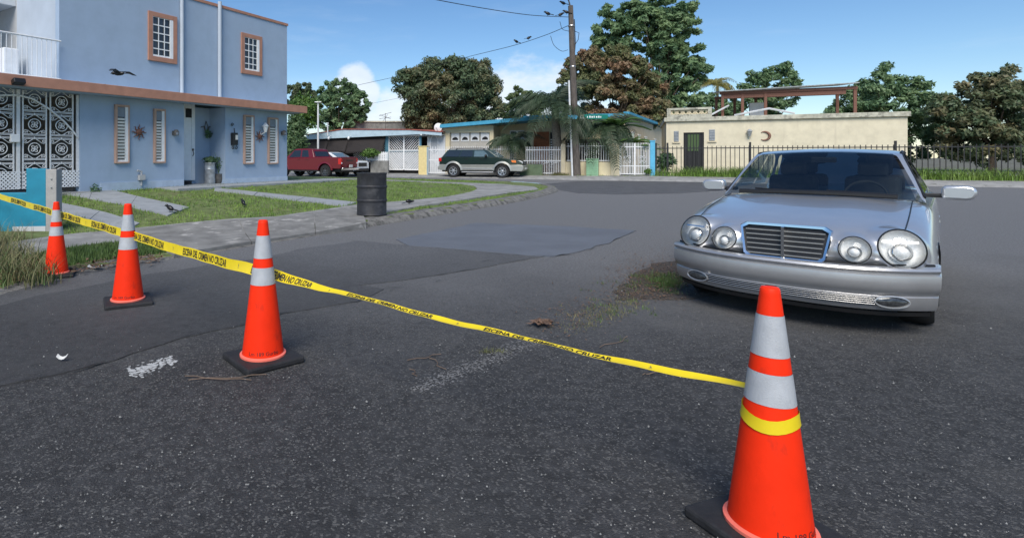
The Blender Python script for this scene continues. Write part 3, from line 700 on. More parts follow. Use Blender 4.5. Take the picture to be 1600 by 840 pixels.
def slat_window(pxa, pxb, pya, pyb):
    xa, xb = BH.x(pxa), BH.x(pxb); c = (pxa + pxb) / 2; zt, zb = BH.z(c, pya), BH.z(c, pyb); dp = -.075; fw = .055
    wn = M(); wn.b2((xa, dp, zb), (xa + fw, -.001, zt)); wn.b2((xb - fw * .6, dp, zb), (xb, -.001, zt)); wn.b2((xa + fw, dp, zt - fw), (xb - fw * .6, -.001, zt)); wn.b2((xa + fw, dp, zb), (xb - fw * .6, -.001, zb + fw * .7))
    W_ = wn.build('louvre_window', 'tan_trim', H, bevel=.006); xa += fw; xb -= fw * .6; zt -= fw; zb += fw * .7
    m = M(); m.b2((xa, -.012, zb), (xb, -.002, zt)); m.build('pane', 'dark_glass', W_)
    m = M(); m.b2((xb - .08, dp + .02, zb), (xb, -.013, zt)); m.b2((xa, dp + .03, zb), (xb - .08, -.013, zb + .05)); m.build('jamb', 'white_paint', W_)
    m = M(); m.b2((xa, -.04, zt - .26), (xb - .08, -.013, zt - .01)); m.build('top_pane', 'blind_grey', W_)
    n_ = 13; zt2 = zt - .30; h_ = (zt2 - zb - .05) / n_; src = None
    for i_ in range(n_):
        z = zb + .07 + h_ * (i_ + .5)
        if not src:
            q = M(); q.box((0, 0, 0), (xb - .085 - xa, .05, .010), Matrix.Rotation(R(-62), 3, 'X')); src = q.build('louvre', 'white_paint', W_)
            src.location = V((xa + xb - .085) / 2, -.048, z) ; src.data.transform(Matrix.Translation(V(*OFF[W_.name]))); src.location -= V(*OFF[W_.name])
        else: inst(src, 'louvre', W_, ((xa + xb - .085) / 2, -.048, z))
slat_window(178, 200.5, 164, 255); slat_window(239, 257, 170.5, 254.5); slat_window(379.5, 395.5, 180, 256); slat_window(417.5, 433, 184, 256)
# front door in the recess
da, db = BH.x(286, RD - .02), BH.x(303, RD - .02)
dz0 = FLZ + .10; dz1 = BH.z(295, 163, RD)
dr = M(); dr.b2((db - .95, RD - .06, dz0), (db, RD - .004, dz1)); D_ = dr.build('door', 'door_white', H, bevel=.005)
m = M(); m.b2((db - .12, RD - .075, dz0), (db, RD - .062, dz1)); m.build('door_stile', 'door_white', D_)
m = M(); m.b2((BH.x(288, RD), RD - .075, BH.z(293, 184, RD)), (BH.x(297.5, RD), RD - .063, BH.z(293, 170, RD))); m.build('fan_light', 'shade_dark', D_)
hx_, hz_ = BH.x(298.5, RD), BH.z(298.5, 234, RD); m = M(); m.ell((hx_, RD - .1, hz_), (.035, .03, .04)); m.tube([(hx_, RD - .09, hz_ - .03), (hx_ + .03, RD - .10, hz_ - .12), (hx_ - .01, RD - .09, hz_ - .2)], .012, 6); m.build('door_handle', 'iron_grey', D_, smooth=50)
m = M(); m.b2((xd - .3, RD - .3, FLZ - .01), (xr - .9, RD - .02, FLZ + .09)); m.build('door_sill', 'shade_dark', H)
# wall lamps
for px_, py_ in ((271.5, 208), (440.5, 208)):
    x, z, _ = BH.at(px_, py_); m = M(); m.lathe([(.0, -.07), (.075, -.07), (.085, .03), (.05, .09), (.0, .1)], 10, (x, -.11, z)); m.b2((x - .05, -.03, z - .06), (x + .05, 0, z + .06)); s_ = m.build('wall_lamp', 'iron_grey', H, smooth=40)
    m = M(); m.b2((x - .045, -.19, z - .055), (x + .02, -.17, z + .02)); m.build('lamp_glass', 'blind_grey', s_)
x, z, _ = BH.at(406, 199); m = M(); m.lathe([(0, -.16), (.05, -.16), (.09, .02), (.12, .04), (.07, .10), (.02, .16), (0, .16)], 10, (x + .1, -.16, z)); m.tube([(x + .1, -.16, z - .16), (x - .02, -.05, z - .25), (x, 0, z - .1)], .018, 6); m.build('coach_lamp', 'white_paint', H, smooth=40)
# flood lamp on the ledge
x, z, _ = BH.at(28, 128, LED - .05); m = M(); m.box((x, LED - .08, z), (.24, .16, .12), Matrix.Rotation(R(-20), 3, 'X')); m.b2((x - .03, LED - .04, z - .02), (x + .03, LED, z + .05)); m.build('flood_lamp', 'trim_black', H, bevel=.02)
# water tap box and meter stub on the wall
x, z, _ = BH.at(219, 280); m = M(); m.tube([(x, -.06, FLZ + .05), (x, -.06, z + .22), (x - .12, -.06, z + .24)], .025, 8); m.box((x, -.07, z + .05), (.16, .1, .14)); m.build('water_tap', 'grey_wall', H, smooth=40)
# balcony: rail with balusters, back door, white appliance, shutter
rz1 = BH.z(92, 65, -.05); 
B_ = M(); B_.tube([(xu - 4.2, -.1, rz1), (xu - .01, -.1, rz1)], .022, 8); B_.tube([(xu - 4.2, -.1, ledT + .06), (xu - .01, -.1, ledT + .06)], .018, 8); rail = B_.build('balcony_rail', 'white_iron', H)
src = None
for k in range(40):
    x = xu - .12 - k * .104
    if not src:
        m = M(); m.tube([(x, -.1, ledT + .02), (x, -.1, rz1)], .009, 6); src = m.build('baluster', 'white_iron', rail); bx_ = x
    else: inst(src, 'baluster', rail, V(x - bx_, 0, 0) + V(*OFF[rail.name]))
m = M(); m.b2((BH.x(3, 1.6), 1.5, ledT), (BH.x(27, 1.6), 2.0, BH.z(15, 76, 1.6))); m.build('balcony_panel', 'white_paint', H, bevel=.02)
m = M(); m.b2((BH.x(22, 3.39), 3.35, BH.z(25, 58, 3.39)), (BH.x(27, 3.39) + .25, 3.399, BH.z(25, 24, 3.39))); sh = m.build('shutter', 'shade_dark', H)
for k in range(6):
    z = BH.z(25, 27 + 5.2 * k, 3.39); m = M(); m.b2((BH.x(22, 3.39) + .04, 3.31, z - .045), (BH.x(27, 3.39) + .2, 3.349, z + .02)); m.build('louvre', 'white_paint', sh)
# carport interior
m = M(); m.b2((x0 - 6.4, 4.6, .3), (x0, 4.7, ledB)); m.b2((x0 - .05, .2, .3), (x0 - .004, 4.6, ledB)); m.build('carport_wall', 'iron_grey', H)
m = M(); m.b2((x0 - 6.4, -.4, .2), (x0, 4.6, FLZ - .03)); m.build('carport_floor', 'concrete', H)

# wrought-iron carport gate
GY = .06
G_ = BH.thing('iron_gate', 'white wrought iron carport gate with scroll panels and lattice foot', 'gate', BH.x(60), GY, FLZ)
def gx_(px): return BH.x(px, GY)
def gz_(py, px=60): return BH.z(px, py, GY)
zt_ = ledB - .02; zlat = gz_(267); zbot = gz_(294)
post = None
for px in (-62, -20, 21, 35.5, 72, 78.5, 113.5, 121):
    x = gx_(px); m = M(); m.b2((x - (.03 if px == 121 else .014), GY - .015, zbot), (x + (.03 if px == 121 else .014), GY + .015, zt_)); m.build('gate_stile', 'white_iron', G_)
m = M(); x = gx_(28); m.b2((x - .035, GY - .03, zbot), (x + .035, GY + .03, zt_)); m.build('gate_stile', 'white_iron', G_)
def spiral(cx_, cz_, r0, a0, turns, sgn, y, n_=14):
    return [(cx_ + r0 * (1 - .8 * t) * math.cos(a0 + sgn * turns * 6.283 * t), y, cz_ + r0 * (1 - .8 * t) * math.sin(a0 + sgn * turns * 6.283 * t)) for t in [i_ / n_ for i_ in range(n_ + 1)]]
cell_w = gx_(72) - gx_(35.5); rows_z = [(gz_(141), gz_(173)), (gz_(180), gz_(210)), (gz_(217), gz_(248)), (gz_(256), gz_(286))]
cell_h = rows_z[1][0] - rows_z[1][1]
def scroll_cell():
    m = M(); hw, hh = cell_w / 2, cell_h / 2; r_ = min(hw, hh) * .58
    m.tube([(r_ * math.cos(t), 0, r_ * math.sin(t)) for t in [6.283 * i_ / 20 for i_ in range(20)]], .011, 5, True)
    for a in (.785, 2.356, 3.927, 5.498):
        m.tube(spiral(.42 * r_ * math.cos(a), .42 * r_ * math.sin(a), r_ * .36, a + 2.4, 1.2, 1, 0, 12), .009, 4)
        sx, sz = math.copysign(1, math.cos(a)), math.copysign(1, math.sin(a))
        p0 = (r_ * math.cos(a) * 1.0, 0, r_ * math.sin(a)); c_ = (sx * hw * .78, sz * hh * .74)
        m.tube([(sx * hw * .12, 0, sz * hh * .98), (sx * hw * .35, 0, sz * hh * .80), (sx * hw * .62, 0, sz * hh * .58)] + spiral(c_[0], c_[1], hw * .2, 3.9 if sx > 0 else -.78, 1.3, 1 if sx * sz > 0 else -1, 0, 10), .009, 4)
    for s_ in (-1, 1):
        m.tube([(-hw, 0, s_ * hh), (hw, 0, s_ * hh)], .011, 5); m.tube([(-hw, 0, s_ * hh * 1.12), (hw, 0, s_ * hh * 1.12)], .009, 5)
    m.tube([(0, 0, hh), (0, 0, hh * 1.2)], .012, 5)
    return m
src = None
for ca, cb in ((-104, -62), (-20, 21), (35.5, 72), (78.5, 113.5)):
    xm = (gx_(ca) + gx_(cb)) / 2; sxx = (gx_(cb) - gx_(ca)) / cell_w
    for za, zb in rows_z:
        zm = (za + zb) / 2
        if not src:
            src = scroll_cell().build('scroll_panel', 'white_iron', G_); src.data.transform(Matrix.Translation(V(*OFF[G_.name]))); src.location = V(xm, GY, zm) - V(*OFF[G_.name]); src.scale = (sxx, 1, (za - zb) / cell_h)
        else: inst(src, 'scroll_panel', G_, (xm, GY, zm), scale=(sxx, 1, (za - zb) / cell_h))
m = M(); m.tube([(gx_(px), GY - .04, gz_(py, px)) for px, py in ((-60, 175), (-30, 158), (0, 149), (28, 149), (50, 155), (75, 170), (98, 189), (112, 204), (121, 216))], .022, 6); m.build('gate_arch', 'white_iron', G_, smooth=50)
m = M(); m.b2((gx_(14), GY - .09, gz_(223)), (gx_(29), GY - .03, gz_(211))); m.build('lock_box', 'white_paint', G_, bevel=.01)
for (a, b) in ((-70, 31), (34, 123)):
    m = M(); xa, xb = gx_(a), gx_(b); h_ = zlat - zbot; n_ = int((xb - xa) / .085)
    for k in range(-4, n_ + 1):
        for s_ in (0, 1):
            p = [(xa + k * .085, zbot), (xa + k * .085 + h_, zlat)]
            if s_: p = [(p[0][0], zlat), (p[1][0], zbot)]
            ta = max(0, (xa - p[0][0]) / h_); tb = min(1, (xb - p[0][0]) / h_)
            if tb <= ta: continue
            q0 = (p[0][0] + ta * h_, p[0][1] + (p[1][1] - p[0][1]) * ta); q1 = (p[0][0] + tb * h_, p[0][1] + (p[1][1] - p[0][1]) * tb)
            yy = GY - .03 - .006 * s_; nn = .013 * 1.414
            m.add([(q0[0] - nn, yy, q0[1]), (q0[0] + nn, yy, q0[1]), (q1[0] + nn, yy, q1[1]), (q1[0] - nn, yy, q1[1])], [(0, 1, 2, 3)])
    tag(m.build('lattice', 'white_paint', G_, solid=.006), kind='stuff')

# ---- things hung on or standing by the blue house
def sun_ornament(px, py, label, rr=.2):
    x, z, _ = BH.at(px, py); t = BH.thing('sun_ornament', label, 'ornament', x, -.03, z, 'metal sun ornaments on the blue wall')
    m = M(); m.lathe([(0, .05), (.05, .045), (.08, .02), (.085, 0)], 16, (x, -.03, z), Matrix.Rotation(R(90), 3, 'X')); m.build('face', 'rust_iron', t, smooth=60)
    src = None
    for k in range(8):
        a = k * math.pi / 4
        if not src:
            m = M(); m.tube([(x + .085, -.03, z), (x + .12, -.03, z + .025), (x + .155, -.03, z - .005), (x + .185, -.03, z - .02), (x + .215, -.03, z + .01)], [.02, .017, .013, .01, .004], 5); src = m.build('ray', 'rust_iron', t)
        else:
            inst(src, 'ray', t, (x, -.03, z), (0, a, 0))
    return t
sun_ornament(216.5, 206.5, 'rusty metal sun ornament between the two left louvre windows')
sun_ornament(405, 213, 'rusty metal sun ornament under the white coach lamp')
x, z, _ = BH.at(364, 217); t = BH.thing('mailbox', 'black wall mailbox with pale front and curled feet beside the recess', 'mailbox', x, -.06, z)
m = M(); m.b2((x - .10, -.13, z - .2), (x + .10, -.002, z + .19)); m.build('box', 'trim_black', t, bevel=.015)
m = M(); m.b2((x - .01, -.14, z - .03), (x + .085, -.131, z + .12)); m.build('label_plate', 'paper', t)
m = M(); m.tube(spiral(x - .06, z - .28, .06, 1.57, 1.1, 1, -.08), .012, 5); m.tube(spiral(x + .06, z - .28, .06, 1.57, 1.1, -1, -.08), .012, 5); m.tube([(x, -.08, z + .19), (x - .02, -.08, z + .34)], .015, 5); m.tube(spiral(x - .07, z + .44, .06, 0, 1.1, 1, -.05), .012, 5); m.build('iron_scroll', 'black_iron', t)
x, z, _ = BH.at(321, 206, RD); t = BH.thing('wall_basket', 'hanging iron basket with small green wreath in the door recess', 'basket', x, RD - .1, z)
m = M(); m.tube([(x, RD - .03, z + .34), (x - .06, RD - .05, z + .16), (x - .02, RD - .06, z)], .012, 5); m.tube([(x, RD - .03, z + .34), (x + .06, RD - .05, z + .16), (x + .02, RD - .06, z)], .012, 5); m.tube([(x - .2, RD - .05, z + .14), (x - .1, RD - .06, z + .17), (x - .05, RD - .06, z + .02)], .018, 5); m.tube([(x + .2, RD - .05, z + .14), (x + .1, RD - .06, z + .17), (x + .05, RD - .06, z + .02)], .018, 5); m.build('iron_hanger', 'iron_grey', t)
def leafball(c, r_, n_, s_, sc=(1, 1, 1)):
    u = np.random.normal(size=(n_, 3)); u /= np.linalg.norm(u, axis=1)[:, None]; rg = np.array([1 + .55 * noise.noise(V(*(q * 2.3)) + V(n_, c[0], 1)) for q in u])[:, None]; p = np.array(c) + u * r_ * rg * np.array(sc) * (.55 + .45 * np.random.rand(n_, 1))
    a = np.random.normal(size=(n_, 3)); a /= np.linalg.norm(a, axis=1)[:, None]; b = np.cross(a, u); b /= np.linalg.norm(b, axis=1)[:, None] + 1e-9
    Q = np.zeros((n_, 4, 3)); Q[:, 0] = p - a * s_; Q[:, 1] = p - b * s_ * .45; Q[:, 2] = p + a * s_; Q[:, 3] = p + b * s_ * .45
    return Q.reshape(-1, 3)
o = np_mesh('wreath', leafball((0, -.03, -.08), .14, 160, .04, (1, .6, 1)), 4, 'leaf_green', t)
x = BH.x(328, .35); zc = FLZ - .01
t = BH.thing('milk_can_planter', 'tall grey milk can planter with dark foliage by the front door', 'planter', x, .35, zc)
m = M(); m.lathe([(q_ * .78, h_ * .86) for q_, h_ in [(0, 0), (.2, 0), (.21, .05), (.205, .1), (.21, .12), (.205, .5), (.215, .52), (.205, .54), (.2, .72), (.215, .74), (.2, .76), (0, .76)]], 20, (x, .35, zc)); m.build('can', 'galvanised', t, smooth=40)
np_mesh('foliage', leafball((0, 0, .73), .18, 420, .045, (1, 1, .6)), 4, 'leaf_green', t)
x2 = BH.x(342, .3); t = BH.thing('potted_plant', 'small patterned pot with thin stems beside the milk can', 'potted plant', x2, .3, zc)
m = M(); m.lathe([(0, 0), (.12, 0), (.17, .15), (.15, .28), (.16, .3), (.13, .3), (0, .28)], 16, (x2, .3, zc)); m.build('pot', 'iron_grey', t, smooth=40)
m = M()
for k in range(9):
    a = k * .7; m.tube([(x2, .3, zc + .28), (x2 + .08 * math.cos(a), .3 + .08 * math.sin(a), zc + .6), (x2 + .2 * math.cos(a), .3 + .12 * math.sin(a), zc + .8 + .08 * (k % 3))], .006, 4)
st_ = m.build('stem', 'leaf_green', t)
np_mesh('foliage', leafball((0, 0, .65), .24, 160, .045, (1, .7, 1)), 4, 'leaf_green', t)
for px, py, lb in ((147, 292, 'low weed at the foot of the blue wall near the gate'),):
    p = BH.at(px, py, -.15); w0 = BH.w(p[0], -.2, FLZ - .02); tag(np_mesh('wall_weed', leafball(w0, .14, 120, .05, (1, 1, 1.2)), 4, 'leaf_green'), lb, 'plant')

# turquoise boundary wall with a grey post, at the left edge
a = lawn_pt(72, 362); WW = Fr((a.x, a.y), R(8))
T_ = WW.thing('turquoise_wall', 'low turquoise painted wall with stepped top at the left edge', 'wall', 0, 0, .1)
zt1 = CH - (264 - HY) * a.y / F; zt2 = CH - (301 - HY) * a.y / F
hx0 = (43 - 72) * a.y / F
m = M(); m.prism([(-5.5, .05), (-.002, .05), (-.002, zt1), (hx0, zt1 + .01), (hx0, zt2), (-5.5, zt2 + .02)], 0, .16); m.build('wall_body', 'cyan_paint', T_, bevel=.012)
m = M(); m.b2((-.5, -.012, .08), (-.004, -.001, .2)); m.build('wall_foot', 'white_wall', T_)
G2 = WW.thing('grey_post', 'square grey concrete post with two bolts beside the turquoise wall', 'post', .08, .05, .1)
m = M(); m.b2((.002, -.02, .05), (.165, .2, zt1 - .005)); m.build('shaft', 'post_grey', G2, bevel=.008)
for z in (zt1 - .16, zt1 - .3): m = M(); m.lathe([(0, .018), (.012, .016), (.014, 0)], 8, (.09, -.02, z), Matrix.Rotation(R(90), 3, 'X')); m.build('bolt', 'steel', G2)

# ================================================================== CONES, TAPE, DRUM
CH_ = .915
def cone_r(z): return .136 + (.031 - .136) * min(1, max(0, (z - .045) / (CH_ - .045)))
cone_txt = text_mesh('Lm 189 Gurbo')
def cone(px, py, rz, label, sc=1., z=0., ink=True, turn=0.):
    x, y = gnd(px, py, z); t = thing('traffic_cone', label, 'traffic cone', (x, y, z), rz, 'orange traffic cones with black bases', scale=sc)
    m = M(); m.b2((-.2, -.2, 0), (.2, .2, .043)); m.build('base', 'rubber', t, bevel=.012)
    bands = [(.045, .508, 'cone_orange', 'cone_body'), (.508, .618, 'reflector', 'reflective_collar'), (.618, .677, 'cone_orange', 'orange_band'), (.677, .823, 'reflector', 'reflective_collar'), (.823, CH_, 'cone_orange', 'cone_tip')]
    for a, b, mt, nm in bands:
        m = M(); e = .0015 if mt == 'reflector' else 0.
        prof = [(cone_r(a + (b - a) * q / 6) + e, a + (b - a) * q / 6) for q in range(7)]
        if nm == 'cone_tip': prof += [(cone_r(CH_) - .004, CH_ + .006), (.012, CH_ + .008)]
        m.lathe(prof, 40, cap=(nm == 'cone_tip')); m.build(nm, mt, t, smooth=60)
    m = M(); m.lathe([(.136, .043), (.149, .044), (.149, .055), (.135, .061)], 40, cap=False); m.build('cone_lip', 'cone_lip', t, smooth=60)
    if ink:
        vs, fs = cone_txt; m = M(); s_ = .032; W_ = max(v[0] for v in vs) * s_; th0 = -math.pi / 2 - rz + turn
        P = []
        for a, b, c in vs:
            zz = .075 + b * s_; th = th0 + (a * s_ - W_ / 2) / .125; rr = cone_r(zz) + .0012; P.append((rr * math.cos(th), rr * math.sin(th), zz))
        m.add(P, fs); m.build('handwriting', 'ink', t)
    return t
cone(411, 563, R(38), 'nearest whole traffic cone, in front of the tape at centre left', turn=.25)
cone(200, 474, R(28), 'middle traffic cone of the left row, in front of the pavement verge', sc=.985, turn=.1)
cone(88, 431, R(25), 'farthest traffic cone, standing before the turquoise wall', sc=.9, ink=False)
c4 = cone(1203, 838, R(20), 'traffic cone at lower right, close to the silver car', sc=.955, turn=.3)

# tape: a ribbon that twists past the front cone
TP = [(-60, 290), (0, 307), (50, 322), (100, 337), (200, 366), (300, 396), (400, 422), (500, 449), (600, 475), (700, 501), (800, 525), (900, 548), (1000, 570), (1080, 587), (1150, 601), (1185, 608)]
def inv_d(px): return float(np.interp(px, [-60, 75, 190, 411, 1150, 1185], [.108, .1515, .192, .262, .478, .488]))
tp3 = smoothline([tuple(at(px, py, 1 / inv_d(px))) for px, py in TP], 12)
tang = [(tp3[min(i + 1, len(tp3) - 1)] - tp3[max(0, i - 1)]).normalized() for i in range(len(tp3))]
TL = [0.]
for a, b in zip(tp3, tp3[1:]): TL.append(TL[-1] + (b - a).length)
pxs = [CX + p.x / p.y * F for p in tp3]
def s_at(px): return float(np.interp(px, pxs, TL))
def twist(px): return float(np.interp(px, [0, 360, 430, 560, 700, 760, 860, 950, 1060, 1160], [4, 6, 30, 78, 70, 72, 92, 76, 66, 80]))
def ribbon(s, t, lift=0.):
    t = t * float(np.interp(s, [s_at(420), s_at(520)], [1, .52]))
    i = min(len(TL) - 2, max(0, int(np.searchsorted(TL, s)) - 1)); f = (s - TL[i]) / (TL[i + 1] - TL[i]); p = tp3[i].lerp(tp3[i + 1], f); tg = tang[i].lerp(tang[i + 1], f).normalized()
    px = pxs[i] + (pxs[i + 1] - pxs[i]) * f; a = R(twist(px)); up_ = (V(0, 0, 1) - tg * tg.z).normalized(); aw = up_.cross(tg).normalized()
    if aw.y < 0: aw = -aw
    c_ = up_ * math.cos(a) + aw * math.sin(a); nrm = c_.cross(tg).normalized()
    if nrm.dot(V(0, 0, CH) - p) < 0: nrm = -nrm
    sag = .005 * math.sin(s * 7) + .003 * math.sin(s * 19) + .003 * noise.noise(V(s * 9, t * 40, 0))
    return p + c_ * t + nrm * (lift + .012 * (t / .038) ** 2 * math.sin(a)) + V(0, 0, sag * .6)
TT = thing('barrier_tape', 'yellow crime scene tape stretched across the street behind the cones', 'tape', tuple(tp3[0]), 0, None, tuple(tp3[0]))
m = M(); HWID = .038
m.grid([[ribbon(s, t) for t in (-HWID, -HWID / 3, HWID / 3, HWID)] for s in np.linspace(0, TL[-1], 260)])
wrap = [tuple(ribbon(TL[-1], 0))]
m.build('ribbon', 'tape_yellow', TT, smooth=80)
# the turn round the last cone
cl = c4.location; m = M(); rows = []
for k in range(25):
    a = math.pi * .75 + k / 24 * 6.0; zc_ = tp3[-1].z - .05 - .012 * math.sin(a * 2); 
    rows.append([(cl.x + (cone_r(zc_ / .955 + dz) * .955 + .004 + abs(dz) * .05) * math.cos(a), cl.y + (cone_r(zc_ / .955 + dz) * .955 + .004) * math.sin(a), zc_ + dz) for dz in (-.022, 0, .022)])
rows = [[tuple(ribbon(TL[-1], q)) for q in (-HWID, 0, HWID)]] + rows
m.grid(rows); m.build('tape_wrap', 'tape_yellow', TT, smooth=80)
vs, fs = text_mesh('ESCENA DEL CRIMEN NO CRUZAR', .03)
hgt = .054 / .72; tl = .54; W0 = max(v[0] for v in vs)
starts = []; s_ = -.02
# unit length chosen so that the words sit where the photograph has them
unit = s_at(286) - s_at(204); tl = s_at(354) - s_at(286)
s0 = s_at(204)
k = -4
while True:
    sa = s0 + unit * k; k += 1
    if sa < 0: continue
    if sa + tl > TL[-1]: break
    for side in (1,):
        m = M(); P = [ribbon(sa + v[0] / W0 * tl, (v[1] - .36) * hgt, .0012) for v in vs]; m.add(P, fs); m.build('lettering', 'ink', TT)
    # small printed mark between the phrases
    m = M(); sc_ = sa + tl + (unit - tl) * .5
    if sc_ < TL[-1]:
        for pts in (((0, .016), (-.006, .004), (.002, .005)), ((.002, .006), (-.004, -.006), (.006, -.002)), ((-.007, -.014), (.007, -.014), (.007, -.011), (-.007, -.011))):
            b = len(m.v); m.add([ribbon(sc_ + u, q, .0012) for u, q in pts], [tuple(range(len(pts)))])
        m.build('printed_mark', 'iron_grey', TT)

# black drum used as a bin
p = lawn_pt(581, 337.5); DZ = float(zl([(p.x, p.y)])[0]) + .03
t = thing('oil_drum', 'black ribbed oil drum used as a bin on the kerb', 'drum', (p.x, p.y, DZ), R(20)); rd = .305; hd = .86
prof = [(0, 0), (rd - .01, 0), (rd + .008, .012), (rd, .03)]
for zr in (.30, .58): prof += [(rd, zr - .03), (rd + .014, zr - .012), (rd + .014, zr + .012), (rd, zr + .03)]
prof += [(rd, hd - .03), (rd + .01, hd - .012), (rd + .01, hd), (rd - .012, hd), (rd - .014, hd - .3), (rd - .014, .05), (0, .05)]
m = M(); m.lathe(prof, 40); dv = []
for a, b, c in m.v:
    k_ = 1 + .018 * noise.noise(V(a * 4, b * 4, c * 3)); dv.append((a * k_, b * k_, c + (.012 * noise.noise(V(a * 3, b * 3, 9)) if c > .5 else 0)))
m.v = dv; m.build('drum_body', 'drum_black', t, smooth=35)
m = M(); m.lathe([(0, .5), (rd - .02, .5)], 24, cap=False); m.build('drum_filling', 'shade_dark', t)

# ================================================================== VEHICLES
def wheel(name, parent, c, r_, wd, side, rim='rim_alloy', spokes=6, hub=.62, axis='y'):
    """wheel lying in the x-z plane of its parent, outer face towards side (+1/-1) of y"""
    rot = Matrix.Rotation(R(-90) * side, 3, 'X')
    m = M(); m.lathe([(r_ * hub, -wd / 2), (r_ * .93, -wd / 2), (r_, -wd * .36), (r_, wd * .36), (r_ * .93, wd / 2), (r_ * hub, wd / 2), (r_ * hub, wd * .2), (r_ * hub, -wd / 2)], 32, c, rot, cap=False); W_ = m.build(name, 'tyre', parent, smooth=40)
    m = M(); m.lathe([(r_ * hub, wd * .5), (r_ * (hub - .05), wd * .46), (r_ * (hub - .06), wd * .15), (0, wd * .12)], 32, c, rot, cap=False); m.build('rim_well', 'rim_dark', W_, smooth=40)
    m = M(); m.lathe([(r_ * hub, wd * .5), (r_ * (hub + .02), wd * .52), (r_ * (hub - .06), wd * .5), (r_ * (hub - .06), wd * .44)], 32, c, rot, cap=False)
    for k in range(spokes):
        a = k * 2 * math.pi / spokes; R3 = rot @ Matrix.Rotation(a, 3, 'Z')
        pts = [V(.1 * r_, -.09 * r_, wd * .40), V(.1 * r_, .09 * r_, wd * .40), V(r_ * (hub - .03), .055 * r_, wd * .46), V(r_ * (hub - .03), -.055 * r_, wd * .46)]
        lo_ = [p_ - V(0, 0, wd * .2) for p_ in pts]
        m.add([R3 @ q + V(*c) for q in pts + lo_], [(0, 1, 2, 3), (4, 7, 6, 5), (0, 4, 5, 1), (1, 5, 6, 2), (2, 6, 7, 3), (3, 7, 4, 0)])
    m.lathe([(r_ * .19, wd * .3), (r_ * .19, wd * .45), (r_ * .1, wd * .5), (0, wd * .5)], 16, c, rot, cap=False)
    m.build('rim', rim, W_, smooth=30); return W_
def arc(cx_, cz_, r_, a0, a1, n_=10): return [(cx_ + r_ * math.cos(R(a0 + (a1 - a0) * i / n_)), cz_ + r_ * math.sin(R(a0 + (a1 - a0) * i / n_))) for i in range(n_ + 1)]
def clip_arc(cx_, cz_, r_, zb, n_=10):       # arch from rear foot to front foot over the wheel (going +x), cut at height zb
    a = math.degrees(math.asin((zb - cz_) / r_)); return arc(cx_, cz_, r_, 180 - a, a, n_)
def body_prism(poly, hw, name, material, parent, taper=None, bevel=.03):
    m = M(); m.prism(poly, -hw, hw, fn=taper); return m.build(name, material, parent, bevel=bevel, smooth=40)
def side_glass(name, poly, hwf, parent, material='car_glass', side=-1, off=.006):
    m = M(); m.add([(x, side * (hwf(z) + off), z) for x, z in poly] + [(x, side * (hwf(z) - .02), z) for x, z in poly], [tuple(range(len(poly)))] + [(i, (i + 1) % len(poly), len(poly) + (i + 1) % len(poly), len(poly) + i) for i in range(len(poly))]); return m.build(name, material, parent)
def quad_glass(name, a, b, c, d, parent, material='car_glass', th=.01):
    m = M(); m.add([a, b, c, d], [(0, 1, 2, 3)]); return m.build(name, material, parent, solid=th)

# -- dark green sport utility vehicle across the street
S = thing('green_suv', 'dark green and champagne SUV parked across the street before the cream house', 'car', (3.80, 35.45, .035), R(-25))
hw = .88; wr = .405; xr_, xf_ = .93, 3.96; zc = .405; ar = .50
def tap(x, y, z):
    k = 1 - max(0, z - 1.18) * .2 - max(0, x - 4.7) ** 2 * .35 - max(0, .3 - x) * .12
    return (x, y * k, z)
lowp = [(.05, .46), *[q for q in clip_arc(xr_, zc, ar, .40)], *[q for q in clip_arc(xf_, zc, ar, .40)], (4.55, .42), (5.12, .42), (5.2, .55), (5.19, .72), (4.62, .80), (.0, .80), (0., .55)]
body_prism([(a, min(b, .80) if not (.4 < b < .9 and ((a - xr_) ** 2 + (b - zc) ** 2 < (ar + .01) ** 2 or (a - xf_) ** 2 + (b - zc) ** 2 < (ar + .01) ** 2)) else b) for a, b in lowp][:0] or
           [(.05, .44)] + clip_arc(xr_, zc, ar, .44)[:4] + [(xr_ - .24, .79), (0., .79), (0, .5)], hw, 'rear_quarter', 'car_champagne', S, tap)
body_prism([clip_arc(xr_, zc, ar, .44)[-1]] + [(xr_ + ar - .02, .45), (xf_ - ar + .02, .45), (xf_ - ar * .86, .66), (xf_ - .26, .79), (xr_ + .26, .79), (xr_ + ar * .86, .66)], hw, 'lower_door_panel', 'car_champagne', S, tap, .012)
body_prism([(xf_ + .26, .79), (xf_ + ar * .86, .66), (xf_ + ar, .42), (5.1, .40), (5.2, .52), (5.2, .74), (5.1, .79)], hw, 'front_bumper', 'car_champagne', S, tap, .03)
body_prism([(0.01, .80), (xr_ - .24, .80)] + [q for q in arc(xr_, zc, ar, 122, 58, 8) if q[1] > .80] + [(xr_ + .25, .80), (xf_ - .25, .80)] + [q for q in arc(xf_, zc, ar, 122, 58, 8) if q[1] > .80] + [(xf_ + .25, .80), (5.1, .80), (5.12, .93), (4.95, 1.03), (4.5, 1.12), (3.75, 1.22), (3.7, 1.235), (.14, 1.235), (.02, 1.17)], hw, 'body', 'car_green', S, tap, .03)
